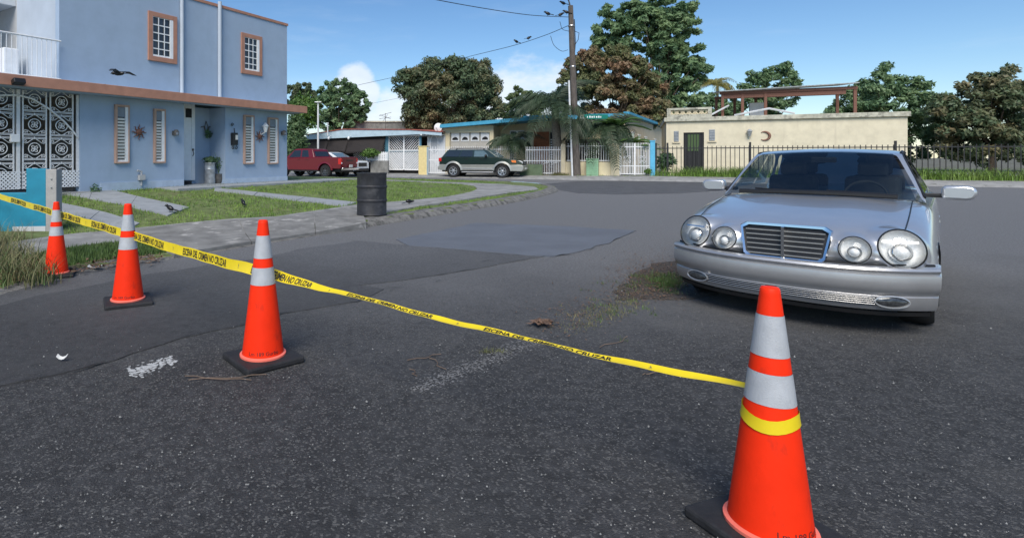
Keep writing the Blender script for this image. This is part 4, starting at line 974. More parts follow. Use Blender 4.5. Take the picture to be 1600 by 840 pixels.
for s_ in (-1, 1):
    for xc, nm in ((xr_, 'wheel_arch_flare'), (xf_, 'wheel_arch_flare')):
        m = M(); o_ = arc(xc, zc, ar + .10, 176, 4, 16); i_ = arc(xc, zc, ar - .01, 176, 4, 16)
        m.grid([[(a[0], s_ * (hw + .012), a[1]), (b[0], s_ * (hw + .045), b[1]), (b[0], s_ * (hw - .2), b[1])] for a, b in zip(o_, i_)]); m.build(nm, 'car_champagne', S, smooth=40)
    m = M(); m.b2((xr_ + ar + .05, s_ * (hw - .12), .31), (xf_ - ar - .02, s_ * (hw + .06), .375)); m.build('running_board', 'trim_silver', S, bevel=.015)
    m = M(); m.b2((xr_ + ar + .06, s_ * (hw + .002), .52), (xf_ - ar - .08, s_ * (hw + .02), .585)); m.build('side_moulding', 'trim_silver', S, bevel=.008)
    for xc in (xr_, xf_): wheel('wheel', S, (xc, s_ * (hw - .13), zc), wr, .25, s_, 'rim_alloy', 6, .6)
m = M(); m.b2((.15, -hw + .18, .35), (4.7, hw - .18, .78)); m.build('underbody', 'trim_black', S)
cabin = [(.16, 1.23), (.52, 1.67), (.75, 1.715), (2.9, 1.715), (3.10, 1.68), (3.74, 1.225)]
body_prism(cabin, hw - .012, 'cabin', 'car_green', S, tap, .035)
hwf = lambda z: (hw - .012) * (1 - max(0, z - 1.18) * .2)
for s_ in (-1, 1):
    side_glass('window', [(.46, 1.275), (1.27, 1.275), (1.42, 1.645), (.62, 1.645)], hwf, S, side=s_); side_glass('window', [(1.34, 1.275), (2.14, 1.275), (2.16, 1.64), (1.49, 1.64)], hwf, S, side=s_)
    side_glass('window', [(2.24, 1.275), (3.12, 1.275), (3.08, 1.40), (2.84, 1.63), (2.26, 1.63)], hwf, S, 'car_glass_pale', side=s_)
    m = M(); m.ell((3.0, s_ * (hw + .09), 1.33), (.08, .12, .09), 10, 6); m.build('door_mirror', 'trim_black', S, smooth=60)
    for xx in (1.75, 2.7): m = M(); m.b2((xx - .1, s_ * (hw + .005), 1.13), (xx + .1, s_ * (hw + .022), 1.16)); m.build('door_handle', 'trim_black', S)
    m = M(); m.b2((-.02, s_ * (hw - .2), .98), (.16, s_ * (hw + .005), 1.20)); m.build('tail_light', 'lamp_red', S, bevel=.02)
    m = M(); m.prism([(4.62, .93), (5.13, .86), (5.135, .98), (4.98, 1.04), (4.62, 1.06)], s_ * (hw - .24), s_ * (hw - .02), fn=tap); h_ = m.build('headlight', 'lamp_clear', S, bevel=.015)
    m = M(); m.prism([(4.55, .94), (4.78, .92), (4.78, 1.05), (4.5, 1.06)], s_ * (hw - .1), s_ * (hw + .008), fn=tap); m.build('indicator', 'lamp_amber', S)
    m = M(); m.tube([(.6, s_ * .66, 1.71), (.75, s_ * .66, 1.785), (2.7, s_ * .66, 1.785), (2.85, s_ * .66, 1.71)], .022, 6); m.build('roof_rail', 'trim_black', S)
quad_glass('windscreen', (3.72, -.76, 1.245), (3.72, .76, 1.245), (3.13, .72, 1.67), (3.13, -.72, 1.67), S, 'car_glass_pale', .02)
m = M(); m.b2((5.115, -.46, .82), (5.17, .46, 1.0)); m.build('grille', 'trim_black', S, bevel=.02)
for z in (.87, .93): m = M(); m.b2((5.16, -.44, z - .01), (5.18, .44, z + .01)); m.build('grille_bar', 'trim_silver', S)
m = M(); m.b2((5.18, -.3, .52), (5.22, .3, .62)); m.build('number_plate', 'paper', S)
m = M(); m.b2((-.10, -hw + .04, .47), (.05, hw - .04, .68)); m.build('rear_bumper', 'car_champagne', S, bevel=.03)
m = M(); m.tube([(2.35, -.55, 1.72), (2.33, -.55, 2.0)], .006, 5); m.build('aerial', 'trim_black', S)

# -- dark red pickup beside the blue house
K = thing('red_pickup', 'dark red crew cab pickup parked beyond the corner of the blue house', 'car', (-2.12, 34.0, .02), R(150)); hw = .93; wr = .40; zc = .40; ar = .50; xr_, xf_ = 1.18, 4.5
def tapk(x, y, z): return (x, y * (1 - max(0, z - 1.2) * .28 - max(0, x - 4.9) ** 2 * .3), z)
body_prism([(.02, .62), (.05, .56), (xr_ - .5, .56)] + [q for q in arc(xr_, zc, ar, 161, 19, 12)] + [(xr_ + .55, .46), (xf_ - .55, .46)] + arc(xf_, zc, ar, 173, 7, 12) + [(5.3, .5), (5.38, .6), (5.36, .95), (5.15, 1.08), (4.25, 1.18), (2.0, 1.24), (0, 1.27)], hw, 'body', 'car_red', K, tapk, .03)
body_prism([(1.98, 1.22), (2.02, 1.30), (2.22, 1.74), (2.5, 1.79), (3.45, 1.79), (3.65, 1.73), (4.3, 1.18)], hw - .02, 'cabin', 'car_red', K, tapk, .04)
hwf = lambda z: (hw - .02) * (1 - max(0, z - 1.2) * .28)
for s_ in (-1, 1):
    side_glass('window', [(2.42, 1.27), (2.98, 1.27), (3.0, 1.70), (2.55, 1.70)], hwf, K, side=s_); side_glass('window', [(3.08, 1.27), (3.98, 1.25), (3.62, 1.68), (3.1, 1.70)], hwf, K, side=s_)
    for xc in (xr_, xf_):
        wheel('wheel', K, (xc, s_ * (hw - .14), zc), wr, .27, s_, 'rim_dark', 10, .6)
        m = M(); o_ = arc(xc, zc, ar + .09, 172, 8, 14); i_ = arc(xc, zc, ar - .01, 172, 8, 14)
        m.grid([[(a[0], s_ * (hw + .008), a[1]), (b[0], s_ * (hw + .04), b[1]), (b[0], s_ * (hw - .2), b[1])] for a, b in zip(o_, i_)]); m.build('wheel_arch_flare', 'car_red', K, smooth=40)
    m = M(); m.b2((-.012, s_ * (hw - .15), .82), (.2, s_ * (hw + .008), 1.17)); tl_ = m.build('tail_light', 'lamp_red', K, bevel=.02)
    m = M(); m.b2((-.02, s_ * (hw - .14), .86), (.1, s_ * (hw - .03), .95)); m.build('reversing_lamp', 'lamp_clear', tl_)
    for xx in (2.55, 3.2): m = M(); m.b2((xx - .1, s_ * (hw + .002), 1.12), (xx + .1, s_ * (hw + .025), 1.15)); m.build('door_handle', 'car_red', K)
    m = M(); m.b2((xr_ + .56, s_ * (hw - .06), .38), (xf_ - .56, s_ * (hw - .01), .47)); m.build('sill', 'trim_black', K)
quad_glass('rear_window', (2.028, -.72, 1.31), (2.028, .72, 1.31), (2.215, .68, 1.70), (2.215, -.68, 1.70), K, 'car_glass', .02)
m = M(); m.b2((-.018, -hw + .16, .66), (.004, hw - .16, 1.25)); tg_ = m.build('tailgate', 'car_red', K, bevel=.02)
m = M(); m.b2((-.026, -.35, 1.03), (-.019, .35, 1.09)); m.build('handle_recess', 'trim_black', tg_)
m = M(); m.b2((-.12, -hw + .04, .46), (.0, hw - .04, .62)); m.build('rear_bumper', 'chrome', K, bevel=.03)
m = M(); m.b2((-.132, -.17, .64), (-.10, .17, .80)); m.build('number_plate', 'paper', K)
m = M(); m.b2((.2, -hw + .2, .38), (5.0, hw - .2, .6)); m.build('underbody', 'trim_black', K)

# -- white crossover hidden behind the pickup
WC = thing('white_crossover', 'white crossover with dark grille partly hidden behind the red pickup', 'car', (-5.3, 38.75, .04), R(-30)); hw = .9; zc = .36; ar = .43; xr_, xf_ = .9, 3.6
def tapw(x, y, z): return (x, y * (1 - max(0, z - 1.0) * .3 - max(0, x - 3.9) ** 2 * .35), z)
body_prism([(.02, .4), (xr_ - .43, .36)] + arc(xr_, zc, ar, 176, 4, 10) + [(xr_ + .48, .34), (xf_ - .48, .34)] + arc(xf_, zc, ar, 176, 4, 10) + [(4.3, .34), (4.5, .45), (4.5, .86), (4.3, .98), (3.3, 1.06), (.1, 1.08)], hw, 'body', 'car_white', WC, tapw, .04)
body_prism([(.12, 1.05), (.5, 1.5), (.9, 1.58), (2.1, 1.58), (2.4, 1.53), (3.35, 1.04)], hw - .03, 'cabin', 'car_white', WC, tapw, .05)
hwf = lambda z: (hw - .03) * (1 - max(0, z - 1.0) * .3)
quad_glass('windscreen', (3.28, -.74, 1.09), (3.28, .74, 1.09), (2.46, .66, 1.515), (2.46, -.66, 1.515), WC, 'car_glass_pale', .03)
for s_ in (-1, 1):
    side_glass('window', [(.6, 1.1), (1.5, 1.1), (1.5, 1.5), (.8, 1.5)], hwf, WC, side=s_); side_glass('window', [(1.58, 1.1), (2.9, 1.1), (2.3, 1.48), (1.58, 1.5)], hwf, WC, side=s_)
    for xc in (xr_, xf_): wheel('wheel', WC, (xc, s_ * (hw - .12), zc), .35, .23, s_, 'rim_alloy', 7, .62)
    m = M(); m.prism([(4.1, .8), (4.505, .76), (4.4, .92), (4.05, .96)], s_ * (hw - .32), s_ * (hw - .06), fn=tapw); m.build('headlight', 'lamp_clear', WC)
m = M(); m.b2((4.47, -.5, .62), (4.53, .5, .88)); m.build('grille', 'trim_black', WC, bevel=.03)
m = M(); m.b2((4.45, -.7, .32), (4.54, .7, .5)); m.build('lower_intake', 'trim_black', WC, bevel=.03)

# -- silver saloon at the right, nose towards us
PHI = R(45)
C = thing('silver_saloon', 'silver saloon with round twin headlamps parked at the right edge', 'car', (3.17, 4.42, 0), -PHI)
ROWS = [(.105, .50, .325), (.085, .56, .35), (.085, .63, .355), (.11, .69, .335), (.165, .738, .285), (.26, .775, .195), (.44, .815, .06), (.70, .862, .015), (1.0, .903, 0), (1.3, .938, 0), (1.58, .962, 0), (1.95, .955, 0), (2.4, .95, 0), (3.0, .95, 0), (3.6, .96, 0), (3.98, .985, 0), (4.3, .982, 0), (4.58, .955, 0), (4.73, .88, 0), (4.79, .70, 0), (4.78, .48, 0)]
def Wd(y): return .895 - .045 * max(0, (1.0 - y)) ** 2 - .06 * max(0, (y - 3.9)) ** 2
TOPC = [0, .15, .30, .45, .58, .70, .80, .88, .935]
SIDE = [(.965, .90), (.985, .74), (1., .54), (1.003, .38), (.99, .16), (.955, 0)]
def srow(y0, zt, K, c):
    W_ = Wd(y0); x = c * W_; ce = abs(c)
    crown = .035 * (1 - min(1, ce / .85) ** 2.2); crease = .012 * math.exp(-((ce - .36) / .10) ** 2) if y0 < 1.6 else 0
    z = zt - .035 + crown + crease - .075 * max(0, (ce - .78) / .2) ** 2
    rear = -.20 * ce ** 3 if y0 > 4.65 else (-.1 * ce ** 3 if y0 > 4.5 else 0)
    return V(x, y0 + K * min(1., ce) ** 2.5 + rear, z)
m = M(); rows = []
for y0, zt, K in ROWS:
    half = [srow(y0, zt, K, c) for c in TOPC]; e = half[-1]; zb = .21
    for fx, fz in SIDE:
        p_ = srow(y0, zt, K, fx); half.append(V(fx * Wd(y0), p_.y, zb + (e.z - zb) * fz))
    rows.append([V(-p_.x, p_.y, p_.z) for p_ in half[:0:-1]] + half)
m.grid(rows)
tmp = m.build('tmp_body', 'car_silver', C, smooth=60, sub=2)
bpy.context.view_layer.update(); ev = tmp.evaluated_get(bpy.context.evaluated_depsgraph_get()); me = bpy.data.meshes.new_from_object(ev)
bm = bmesh.new(); bm.from_mesh(me); WY = (.86, 3.70); WZ = .31; AR = .345
def ind(v_):
    if abs(v_.co.x) < .62: return None
    for wy in WY:
        d_ = V(v_.co.y - wy, v_.co.z - WZ, 0)
        if d_.length < AR: return wy
    return None
marked = {v_: ind(v_) for v_ in bm.verts}
kill = [f for f in bm.faces if all(marked[v_] is not None for v_ in f.verts)]
bmesh.ops.delete(bm, geom=kill, context='FACES')
for v_ in bm.verts:
    wy = marked.get(v_)
    if wy is not None:
        d_ = V(v_.co.y - wy, v_.co.z - WZ, 0); d_ = d_.normalized() * AR if d_.length > 1e-6 else V(AR, 0, 0); v_.co.y = wy + d_.x; v_.co.z = max(WZ + d_.y, .21)
bmesh.ops.delete(bm, geom=[v_ for v_ in bm.verts if not v_.link_faces], context='VERTS')
LAMPS = [(s_ * .69, .655, .14, .146, R(21), R(20), .235) for s_ in (-1, 1)] + [(s_ * .432, .632, .097, .10, R(10), R(17), .122) for s_ in (-1, 1)]
def lamp_rot(x, yaw, tilt): return Matrix.Rotation(yaw * math.copysign(1, x), 3, 'Z') @ Matrix.Rotation(-tilt, 3, 'X') @ Matrix.Rotation(R(90), 3, 'X')
for (lx, lz, lrx, lrz, yaw, tilt, yb) in LAMPS:
    rot = lamp_rot(lx, yaw, tilt); inv = rot.transposed(); c_ = V(lx, yb, lz); mk = {}
    for v_ in bm.verts:
        q = inv @ (v_.co - c_)
        if abs(q.z) > .2: continue
        e = math.hypot(q.x / (lrx * 1.03), q.y / (lrz * 1.03))
        if e < 1.5: mk[v_] = (q, e)
    bmesh.ops.delete(bm, geom=[f for f in bm.faces if all(v_ in mk and mk[v_][1] < 1 for v_ in f.verts)], context='FACES')
    for v_, (q, e) in mk.items():
        if not v_.is_valid: continue
        if e < 1: k_ = 1 / max(e, .05); q = V(q.x * k_, q.y * k_, 0)
        else: f_ = max(0, (1.5 - e) / .5) ** 1.5; q = V(q.x, q.y, q.z * (1 - f_))
        v_.co = c_ + rot @ q
bmesh.ops.delete(bm, geom=[v_ for v_ in bm.verts if not v_.link_faces], context='VERTS')
bm.to_mesh(me); bm.free(); me.shade_smooth(); bpy.data.objects.remove(tmp)
body = bpy.data.objects.new('body', me); COL.objects.link(body); body.parent = C
for s_ in (-1, 1):
    for wy in WY:
        m = M(); a_ = arc(wy, WZ, AR + .002, 196, -16, 18)
        m.grid([[(s_ * .885, p_[0], p_[1]), (s_ * .5, p_[0], p_[1])] for p_ in a_]); m.build('wheel_well', 'trim_black', C, smooth=60)
        # wheels lie in this car's y-z plane
        Wp = bpy.data.objects.new('wheel', None); COL.objects.link(Wp); Wp.parent = C; Wp.location = (s_ * .755, wy, .315); Wp.rotation_euler = (0, 0, R(90))
        wheel('tyre', Wp, (0, 0, 0), .315, .21, -s_, 'rim_alloy', 8, .64)
m = M(); m.b2((-.7, .4, .2), (.7, 4.5, .42)); m.build('underbody', 'trim_black', C)
# cabin
CP = [(1.52, .945), (1.66, 1.03), (1.85, 1.165), (2.08, 1.315), (2.22, 1.385), (2.42, 1.42), (2.8, 1.435), (3.15, 1.425), (3.38, 1.385), (3.6, 1.29), (3.85, 1.13), (4.08, .975)]
def cabx(z): return .80 - max(0, z - .94) / .49 * .215
def cab(i, c, off=0.):
    y, z = CP[i] if isinstance(i, int) else (np.interp(i, range(len(CP)), [q[0] for q in CP]), np.interp(i, range(len(CP)), [q[1] for q in CP]))
    cv = .16 * max(0, 1 - (y - 1.5) / .8) - .14 * max(0, 1 - (4.1 - y) / .7)
    return V(c * (cabx(z) - .02), y + cv * c * c, z - .03 * c * c * (1 if z > 1.3 else .4)) + V(0, 0, off)
m = M(); rows = []
for i in range(len(CP)):
    t_ = [cab(i, c) for c in (-1, -.93, -.5, 0, .5, .93, 1)]; y = t_[0].y; s1 = [V(-cabx(zz) - .003, y, zz) for zz in (.90, t_[0].z * .5 + .45, t_[0].z - .012)]; s2 = [V(-q.x, q.y, q.z) for q in s1[::-1]]
    rows.append(s1 + t_ + s2)
m.grid(rows); nc = len(rows[0]); keepf = []
for f in m.f:
    i_, j_ = divmod(min(f), nc)
    if 3 <= j_ <= 8 and (0 <= i_ <= 3 or 8 <= i_ <= 10): continue          # windscreen and rear window openings
    if j_ in (0, 1, nc - 3, nc - 2) and 2 <= i_ <= 9: continue              # side window openings
    keepf.append(f)
m.f = keepf; m.build('cabin', 'car_silver', C, smooth=50, sub=1)
m = M(); m.b2((-.70, 1.62, .60), (.70, 1.95, .93)); m.build('dashboard', 'interior', C, bevel=.05)
m = M(); m.b2((-.74, 1.6, .3), (.74, 4.0, .42)); m.b2((-.70, 3.62, .42), (.70, 4.0, .93)); m.build('cabin_floor', 'interior', C)
for sx in (-.36, .36):
    for yy in (2.55, 3.35):
        m = M(); m.box((sx, yy, .52), (.5, .5, .16)); m.box((sx, yy + .28, .82), (.48, .14, .60), Matrix.Rotation(R(-14), 3, 'X')); st_ = m.build('seat', 'interior', C, bevel=.05)
        m = M(); m.box((sx, yy + .36, 1.19), (.26, .09, .15)); m.build('headrest', 'interior', st_, bevel=.03)
m = M(); m.tube([(-.36 * -1 + .17 * math.cos(q), 2.06 + .06 * math.sin(q), .93 + .155 * math.sin(q)) for q in [6.283 * k_ / 24 for k_ in range(24)]], .014, 6, True); m.tube([(.36, 1.9, .85), (.36, 2.05, .93)], .02, 6); m.build('steering_wheel', 'trim_black', C)
m = M(); m.box((0, 2.26, 1.30), (.22, .03, .06)); m.build('rear_view_mirror', 'trim_black', C, bevel=.012)
def cab_sheet(i0, i1, c0, name, material, n_=9, off=.012):
    m = M(); m.grid([[cab(float(i0 + (i1 - i0) * q / n_), -c0 + 2 * c0 * k_ / 8, off) + V(0, -off if i0 < 5 else off, 0) for k_ in range(9)] for q in range(n_ + 1)]); return m.build(name, material, C, smooth=60)
cab_sheet(.0, 4.1, .95, 'windscreen', 'clear_glass', off=.004); cab_sheet(7.9, 11.0, .95, 'rear_window', 'clear_glass', off=.004)
for s_ in (-1, 1):
    for poly in ([(2.02, .985), (2.92, .985), (2.92, 1.365), (2.46, 1.365), (2.30, 1.30)], [(3.0, .985), (3.62, .985), (3.50, 1.25), (3.3, 1.345), (3.0, 1.365)]):
        m = M(); m.add([(s_ * (cabx(z) + .008), y, z) for y, z in poly], [tuple(range(len(poly)))]); m.build('window', 'clear_glass', C)
    m = M(); m.tube([tuple(srow(y, z, K, s_ * .80) + V(0, 0, .004)) for y, z, K in ROWS[5:11]], .0045, 4); m.build('panel_gap', 'trim_black', C)
    m = M(); m.tube([(s_ * (cabx(z) + .0), y, z) for y, z in ((1.74, .96), (1.98, 1.12), (2.22, 1.285), (2.40, 1.372), (2.9, 1.392), (3.3, 1.375))], .014, 6); m.build('window_trim', 'trim_black', C, smooth=60)
    # door mirror
    m = M(); m.prism([(s_ * (.90 + q[0]), .995 + q[1]) for q in ((0, -.045), (.03, -.062), (.17, -.066), (.215, -.05), (.235, -.01), (.235, .03), (.21, .062), (.16, .07), (.03, .066), (0, .05))], 2.08, 2.20)
    mm_ = m.build('door_mirror', 'car_silver', C, smooth=50, bevel=.028); m = M(); m.b2((s_ * .78, 2.11, .945), (s_ * .92, 2.18, .985)); m.build('mirror_arm', 'trim_black', mm_, bevel=.01)
m = M(); m.tube([(-.62, 1.50, .972), (0, 1.47, .985), (.62, 1.50, .972)], .022, 6); m.build('wiper_cowl', 'trim_black', C)
m = M(); m.tube([(-.1, 1.52, .99), (-.5, 1.62, 1.0)], .009, 5); m.tube([(.5, 1.52, .99), (.1, 1.6, 1.0)], .009, 5); m.build('wiper', 'trim_black', C)
# bumper
def bplan(x, out_=0.):                       # front plan curve
    c = min(1., abs(x) / .885); return -.02 + .36 * c ** 2.8 - out_
def bsweep(prof, name, material, xm=.885, side_to=.52, parent=None, sm=40):
    xs_ = [-xm + 2 * xm * k_ / 40 for k_ in range(41)]; rows = []
    for o_, z in prof:
        r_ = [V(-xm - o_ * .5, side_to, z)] + [V(x * (1 + o_ * .5 * abs(x)), bplan(x, o_), z) for x in xs_] + [V(xm + o_ * .5, side_to, z)]
        rows.append(r_)
    m = M(); m.grid(rows); return m.build(name, material, parent or C, smooth=sm)
bsweep([(-.06, .525), (-.01, .53), (.022, .522), (.03, .505), (.022, .492)], 'bumper_top', 'bumper_silver')
bsweep([(.021, .490), (.012, .484), (.012, .478), (.028, .470), (.034, .43), (.03, .385), (.015, .35), (.0, .335)], 'bumper', 'bumper_silver')
bsweep([(.0, .335), (-.008, .325), (-.012, .315)], 'bumper_groove', 'bumper_silver')
ap = bsweep([(-.012, .316), (-.004, .308), (-.012, .25), (-.04, .205), (-.10, .19)], 'bumper_apron', 'bumper_silver')
bsweep([(-.05, .19), (-.06, .16), (-.12, .15)], 'front_spoiler', 'trim_black', xm=.86)
m = M(); m.grid([[(x, bplan(x, -.004) - .001, z) for x in [-.70 + 1.4 * k_ / 30 for k_ in range(31)]] for z in (.305, .245)]); bi = m.build('lower_intake', 'trim_black', C)
for z in (.298, .283, .268, .253):
    m = M(); m.tube([(x, bplan(x, .004), z) for x in [-.55 + 1.1 * k_ / 24 for k_ in range(25)]], .0026, 6); m.build('intake_slat', 'trim_silver', bi, smooth=60)
for s_ in (-1, 1):
    xx = s_ * .64; rot = Matrix.Rotation(R(28) * s_, 3, 'Z') @ Matrix.Rotation(R(90), 3, 'X')
    m = M(); m.lathe([(0, .010), (.08, .008), (.10, 0)], 20, (xx, bplan(xx) - .004, .275), rot, sy=.36); m.build('fog_lamp', 'fog_glass', C, smooth=60)
    m = M(); m.tube([tuple(V(*(rot @ V(.105 * math.cos(q), .042 * math.sin(q), .006))) + V(xx, bplan(xx), .275)) for q in [6.283 * k_ / 20 for k_ in range(20)]], .006, 5, True); m.build('fog_lamp_rim', 'bumper_silver', C, smooth=60)
m = M(); m.tube([(x, bplan(x, -.075), .532) for x in [-.86 + 1.72 * k_ / 40 for k_ in range(41)]], .011, 6); m.build('bumper_gap', 'trim_black', C)
# twin round headlamps
def headlamp(x, z, rx, rz_, yaw, tilt, yb, nm):
    s_ = math.copysign(1, x); rot = Matrix.Rotation(yaw * s_, 3, 'Z') @ Matrix.Rotation(-tilt, 3, 'X') @ Matrix.Rotation(R(90), 3, 'X'); c = V(x, yb, z); k_ = rz_ / rx
    m = M(); m.lathe([(rx * 1.02, -.05), (rx * 1.035, .006), (rx * 1.0, .012), (rx * .96, .006), (rx * .95, -.02)], 40, c, rot, sy=k_, cap=False); Hh = m.build(nm, 'trim_black', C, smooth=60)
    m = M(); m.lathe([(rx * .96, .005), (rx * .86, -.03), (rx * .6, -.06), (rx * .3, -.075), (0, -.08)], 40, c, rot, sy=k_, cap=False); m.build('reflector_bowl', 'lamp_clear', Hh, smooth=60)
    m = M(); m.lathe([(rx * .46, -.05), (rx * .46, .0), (rx * .40, .006), (rx * .38, -.02)], 28, c + rot @ V(0, -rx * .18, 0), rot, cap=False); m.build('projector_ring', 'chrome', Hh, smooth=60)
    m = M(); m.lathe([(rx * .37, -.025), (rx * .28, .0), (rx * .14, .014), (0, .018)], 28, c + rot @ V(0, -rx * .18, 0), rot, cap=False); m.build('projector_lens', 'lamp_clear', Hh, smooth=60)
    if rx > .12:
        m = M(); m.box(c + rot @ V(0, rx * .38, -.01), (rx * 1.5, .004, .012), rot @ Matrix.Rotation(R(90), 3, 'X')); m.build('reflector_bar', 'chrome', Hh)
    m = M(); m.lathe([(rx * .98, .012), (rx * .8, .032), (rx * .5, .048), (rx * .2, .055), (0, .056)], 40, c, rot, sy=k_, cap=False); m.build('lens', 'clear_lens', Hh, smooth=60)
for s_ in (-1, 1):
    headlamp(s_ * .69, .655, .14, .146, R(21), R(20), .235, 'headlamp'); headlamp(s_ * .432, .632, .097, .10, R(10), R(17), .122, 'inner_headlamp')
# radiator grille
gt = [(-.265, .79), (.265, .79), (.31, .76), (.275, .545), (.24, .515), (-.24, .515), (-.275, .545), (-.31, .76)]
def gy(z, e=0): return .03 + (z - .51) * .3 - e
m = M(); gi = [(a * .92, .655 + (b - .655) * .86) for a, b in gt]
m.grid([[V(gt[k_ % 8][0], gy(gt[k_ % 8][1], .0), gt[k_ % 8][1]), V(gt[k_ % 8][0] * .97, gy(gt[k_ % 8][1], .022), gt[k_ % 8][1]), V(gi[k_ % 8][0], gy(gi[k_ % 8][1], .018), gi[k_ % 8][1]), V(gi[k_ % 8][0], gy(gi[k_ % 8][1], -.03), gi[k_ % 8][1])] for k_ in range(9)])
Gr = m.build('grille_frame', 'chrome', C, smooth=35)
m = M(); m.add([V(a, gy(b, -.012), b) for a, b in gi], [tuple(range(8))]); m.build('grille_back', 'trim_black', Gr)
for k_ in range(6):
    z = .55 + k_ * .037; hw_ = .245 + (z - .53) / .25 * .035
    m = M(); m.box((0, gy(z, .012), z), (2 * hw_ - .02, .009, .0065)); m.build('grille_slat', 'trim_silver', Gr)
m = M(); m.b2((-.01, gy(.52) - .02, .53), (.01, gy(.78) - .01, .775)); m.build('grille_mullion', 'chrome', Gr)

# ================================================================== ACROSS THE STREET
def fz(px, py, y=0.): return FAR.z(px, py, y)
def fx(px, y=0.): return FAR.x(px, y)
def bars(t, name, xs_, y, z0, z1, r_, material, flat=False):
    src = None
    for x in xs_:
        if src is None:
            m = M(); m.b2((x - r_, y - r_, z0), (x + r_, y + r_, z1)); src = m.build(name, material, t); xb = x
        else: inst(src, name, t, V(x - xb, 0, 0) + V(*OFF[t.name]))
def lin(a, b, n): return [a + (b - a) * i / (n - 1) for i in range(n)]
def cut_line(p, q, xa, xb, za, zb):          # clip a segment to a rectangle
    t0, t1 = 0., 1.
    for k, lo_, hi_ in ((0, xa, xb), (1, za, zb)):
        d = q[k] - p[k]
        if abs(d) < 1e-9: continue
        u, v_ = (lo_ - p[k]) / d, (hi_ - p[k]) / d
        if u > v_: u, v_ = v_, u
        t0, t1 = max(t0, u), min(t1, v_)
    if t1 - t0 < .02: return None
    return [(p[0] + (q[0] - p[0]) * t, p[1] + (q[1] - p[1]) * t) for t in (t0, t1)]
def diag_slats(t, xa, xb, za, zb, y, step, sgn, material, wd=.03):
    h_ = zb - za; k = -int(h_ / step) - 1
    while xa + k * step < xb + h_:
        c = xa + k * step; p, q = ((c, za), (c + h_, zb)) if sgn > 0 else ((c, zb), (c + h_, za)); s_ = cut_line(p, q, xa, xb, za, zb)
        if s_:
            m = M(); (a, b), (c2, d2) = s_; m.add([(a - wd, y, b), (a + wd, y, b), (c2 + wd, y, d2), (c2 - wd, y, d2)], [(0, 1, 2, 3)])
            m.v = [(min(max(v_[0], xa), xb), v_[1], v_[2]) for v_ in m.v]; m.build('slat', material, t, solid=.025)
        k += 1

# ---- pale blue house with awnings
y0 = 2.2; zg = farz(0)
xa, xb, xc = fx(470, y0), fx(605, y0), fx(664, y0); xe = fx(694, y0)
Hs = FAR.thing('awning_house', 'low pale blue house with dark brown awnings and red roof edge', 'house', xa, y0, zg)
zf0, zf1 = fz(600, 213.5, y0), fz(600, 204, y0)
pk = [(fx(478, y0 - .5), fz(478, 211.5, y0 - .5)), (fx(535, y0 - .5), fz(535, 203, y0 - .5)), (fx(640, y0 - .5), fz(640, 203.5, y0 - .5)), (fx(690, y0 - .5), fz(690, 207, y0 - .5))]
pl = [(fx(690, y0 - .5), fz(690, 212, y0 - .5)), (fx(660, y0 - .5), fz(660, 209.5, y0 - .5)), (fx(480, y0 - .5), fz(480, 218, y0 - .5))]
m = M(); m.prism(pk + pl, y0 - .5, y0 - .42); m.build('fascia', 'pale_blue', Hs)
m = M(); rl = []
for (a, b) in pk: rl.append([(a, y0 - .55, b + .05), (a, y0 + 9, b + .35), (a, y0 + 9, b + .25)])
m.grid(rl); m.build('roof', 'roof_red', Hs, solid=.06)
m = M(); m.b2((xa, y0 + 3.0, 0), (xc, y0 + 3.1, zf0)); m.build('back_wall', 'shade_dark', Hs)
m = M(); m.b2((xa - .02, y0 - .4, zf0 + .02), (xe, y0 + 6, zf0 + .06)); m.build('porch_ceiling', 'white_wall', Hs)
m = M(); m.b2((xc + .1, y0 + .2, 0), (xe, y0 + .35, zf0)); m.b2((xe - .15, y0 + .35, 0), (xe, y0 + 8, zf0)); m.build('side_wall', 'white_wall', Hs)
m = M(); m.b2((xa - .2, y0, 0), (xa, y0 + 8, zf0)); m.build('end_wall', 'white_wall', Hs)
for px in (603.5, 606, 657.5):
    x = fx(px, y0); m = M(); m.b2((x - .07, y0 - .12, zg), (x + .07, y0 + .04, zf0 + .02)); m.build('porch_post', 'teal_trim', Hs)
aw = [(478, 516), (510, 546), (543, 603)]
for k, (pa, pb) in enumerate(aw):
    a, b = fx(pa, y0 - .1), fx(pb, y0 - .1); zt = fz((pa + pb) / 2, 213.5, y0); zb = fz((pa + pb) / 2, (237, 238, 239)[k], y0 - .7); rows = []
    for i in range(7):
        t_ = i / 6; rows.append([(a + (b - a) * s_ + (0.03 * math.sin(9 * s_)) * t_, y0 - .08 - .75 * t_ + .05 * math.sin(5 * s_ + k) * t_ - .02 * k, zt + (zb - zt) * t_ + .04 * math.sin(8 * s_ + 2 * k) * t_) for s_ in [q / 10 for q in range(11)]])
    m = M(); m.grid(rows); m.build('awning', 'awning', Hs, smooth=60, solid=.015)
for px in (514, 545):
    x, z, _ = FAR.at(px, 216, y0 - .85); m = M(); m.lathe([(0, -.12), (.05, -.1), (.09, .0), (.06, .1), (0, .14)], 10, (x, y0 - .9, z)); m.tube([(x, y0 - .9, z + .1), (x, y0 - .45, z + .2)], .02, 5); m.build('porch_lamp', 'white_paint', Hs, smooth=50)
lt = M(); za_, zb_ = fz(575, 253, y0), fz(575, 228, y0); a, b = fx(552, y0), fx(602, y0); lt.b2((a, y0 - .02, zb_), (b, y0 + .02, zb_ + .04)); lat = lt.build('lattice_screen', 'white_paint', Hs)
diag_slats(lat, a, (a + b) / 2, za_, zb_, y0, .16, 1, 'white_paint'); diag_slats(lat, (a + b) / 2, b, za_, zb_, y0, .16, -1, 'white_paint')
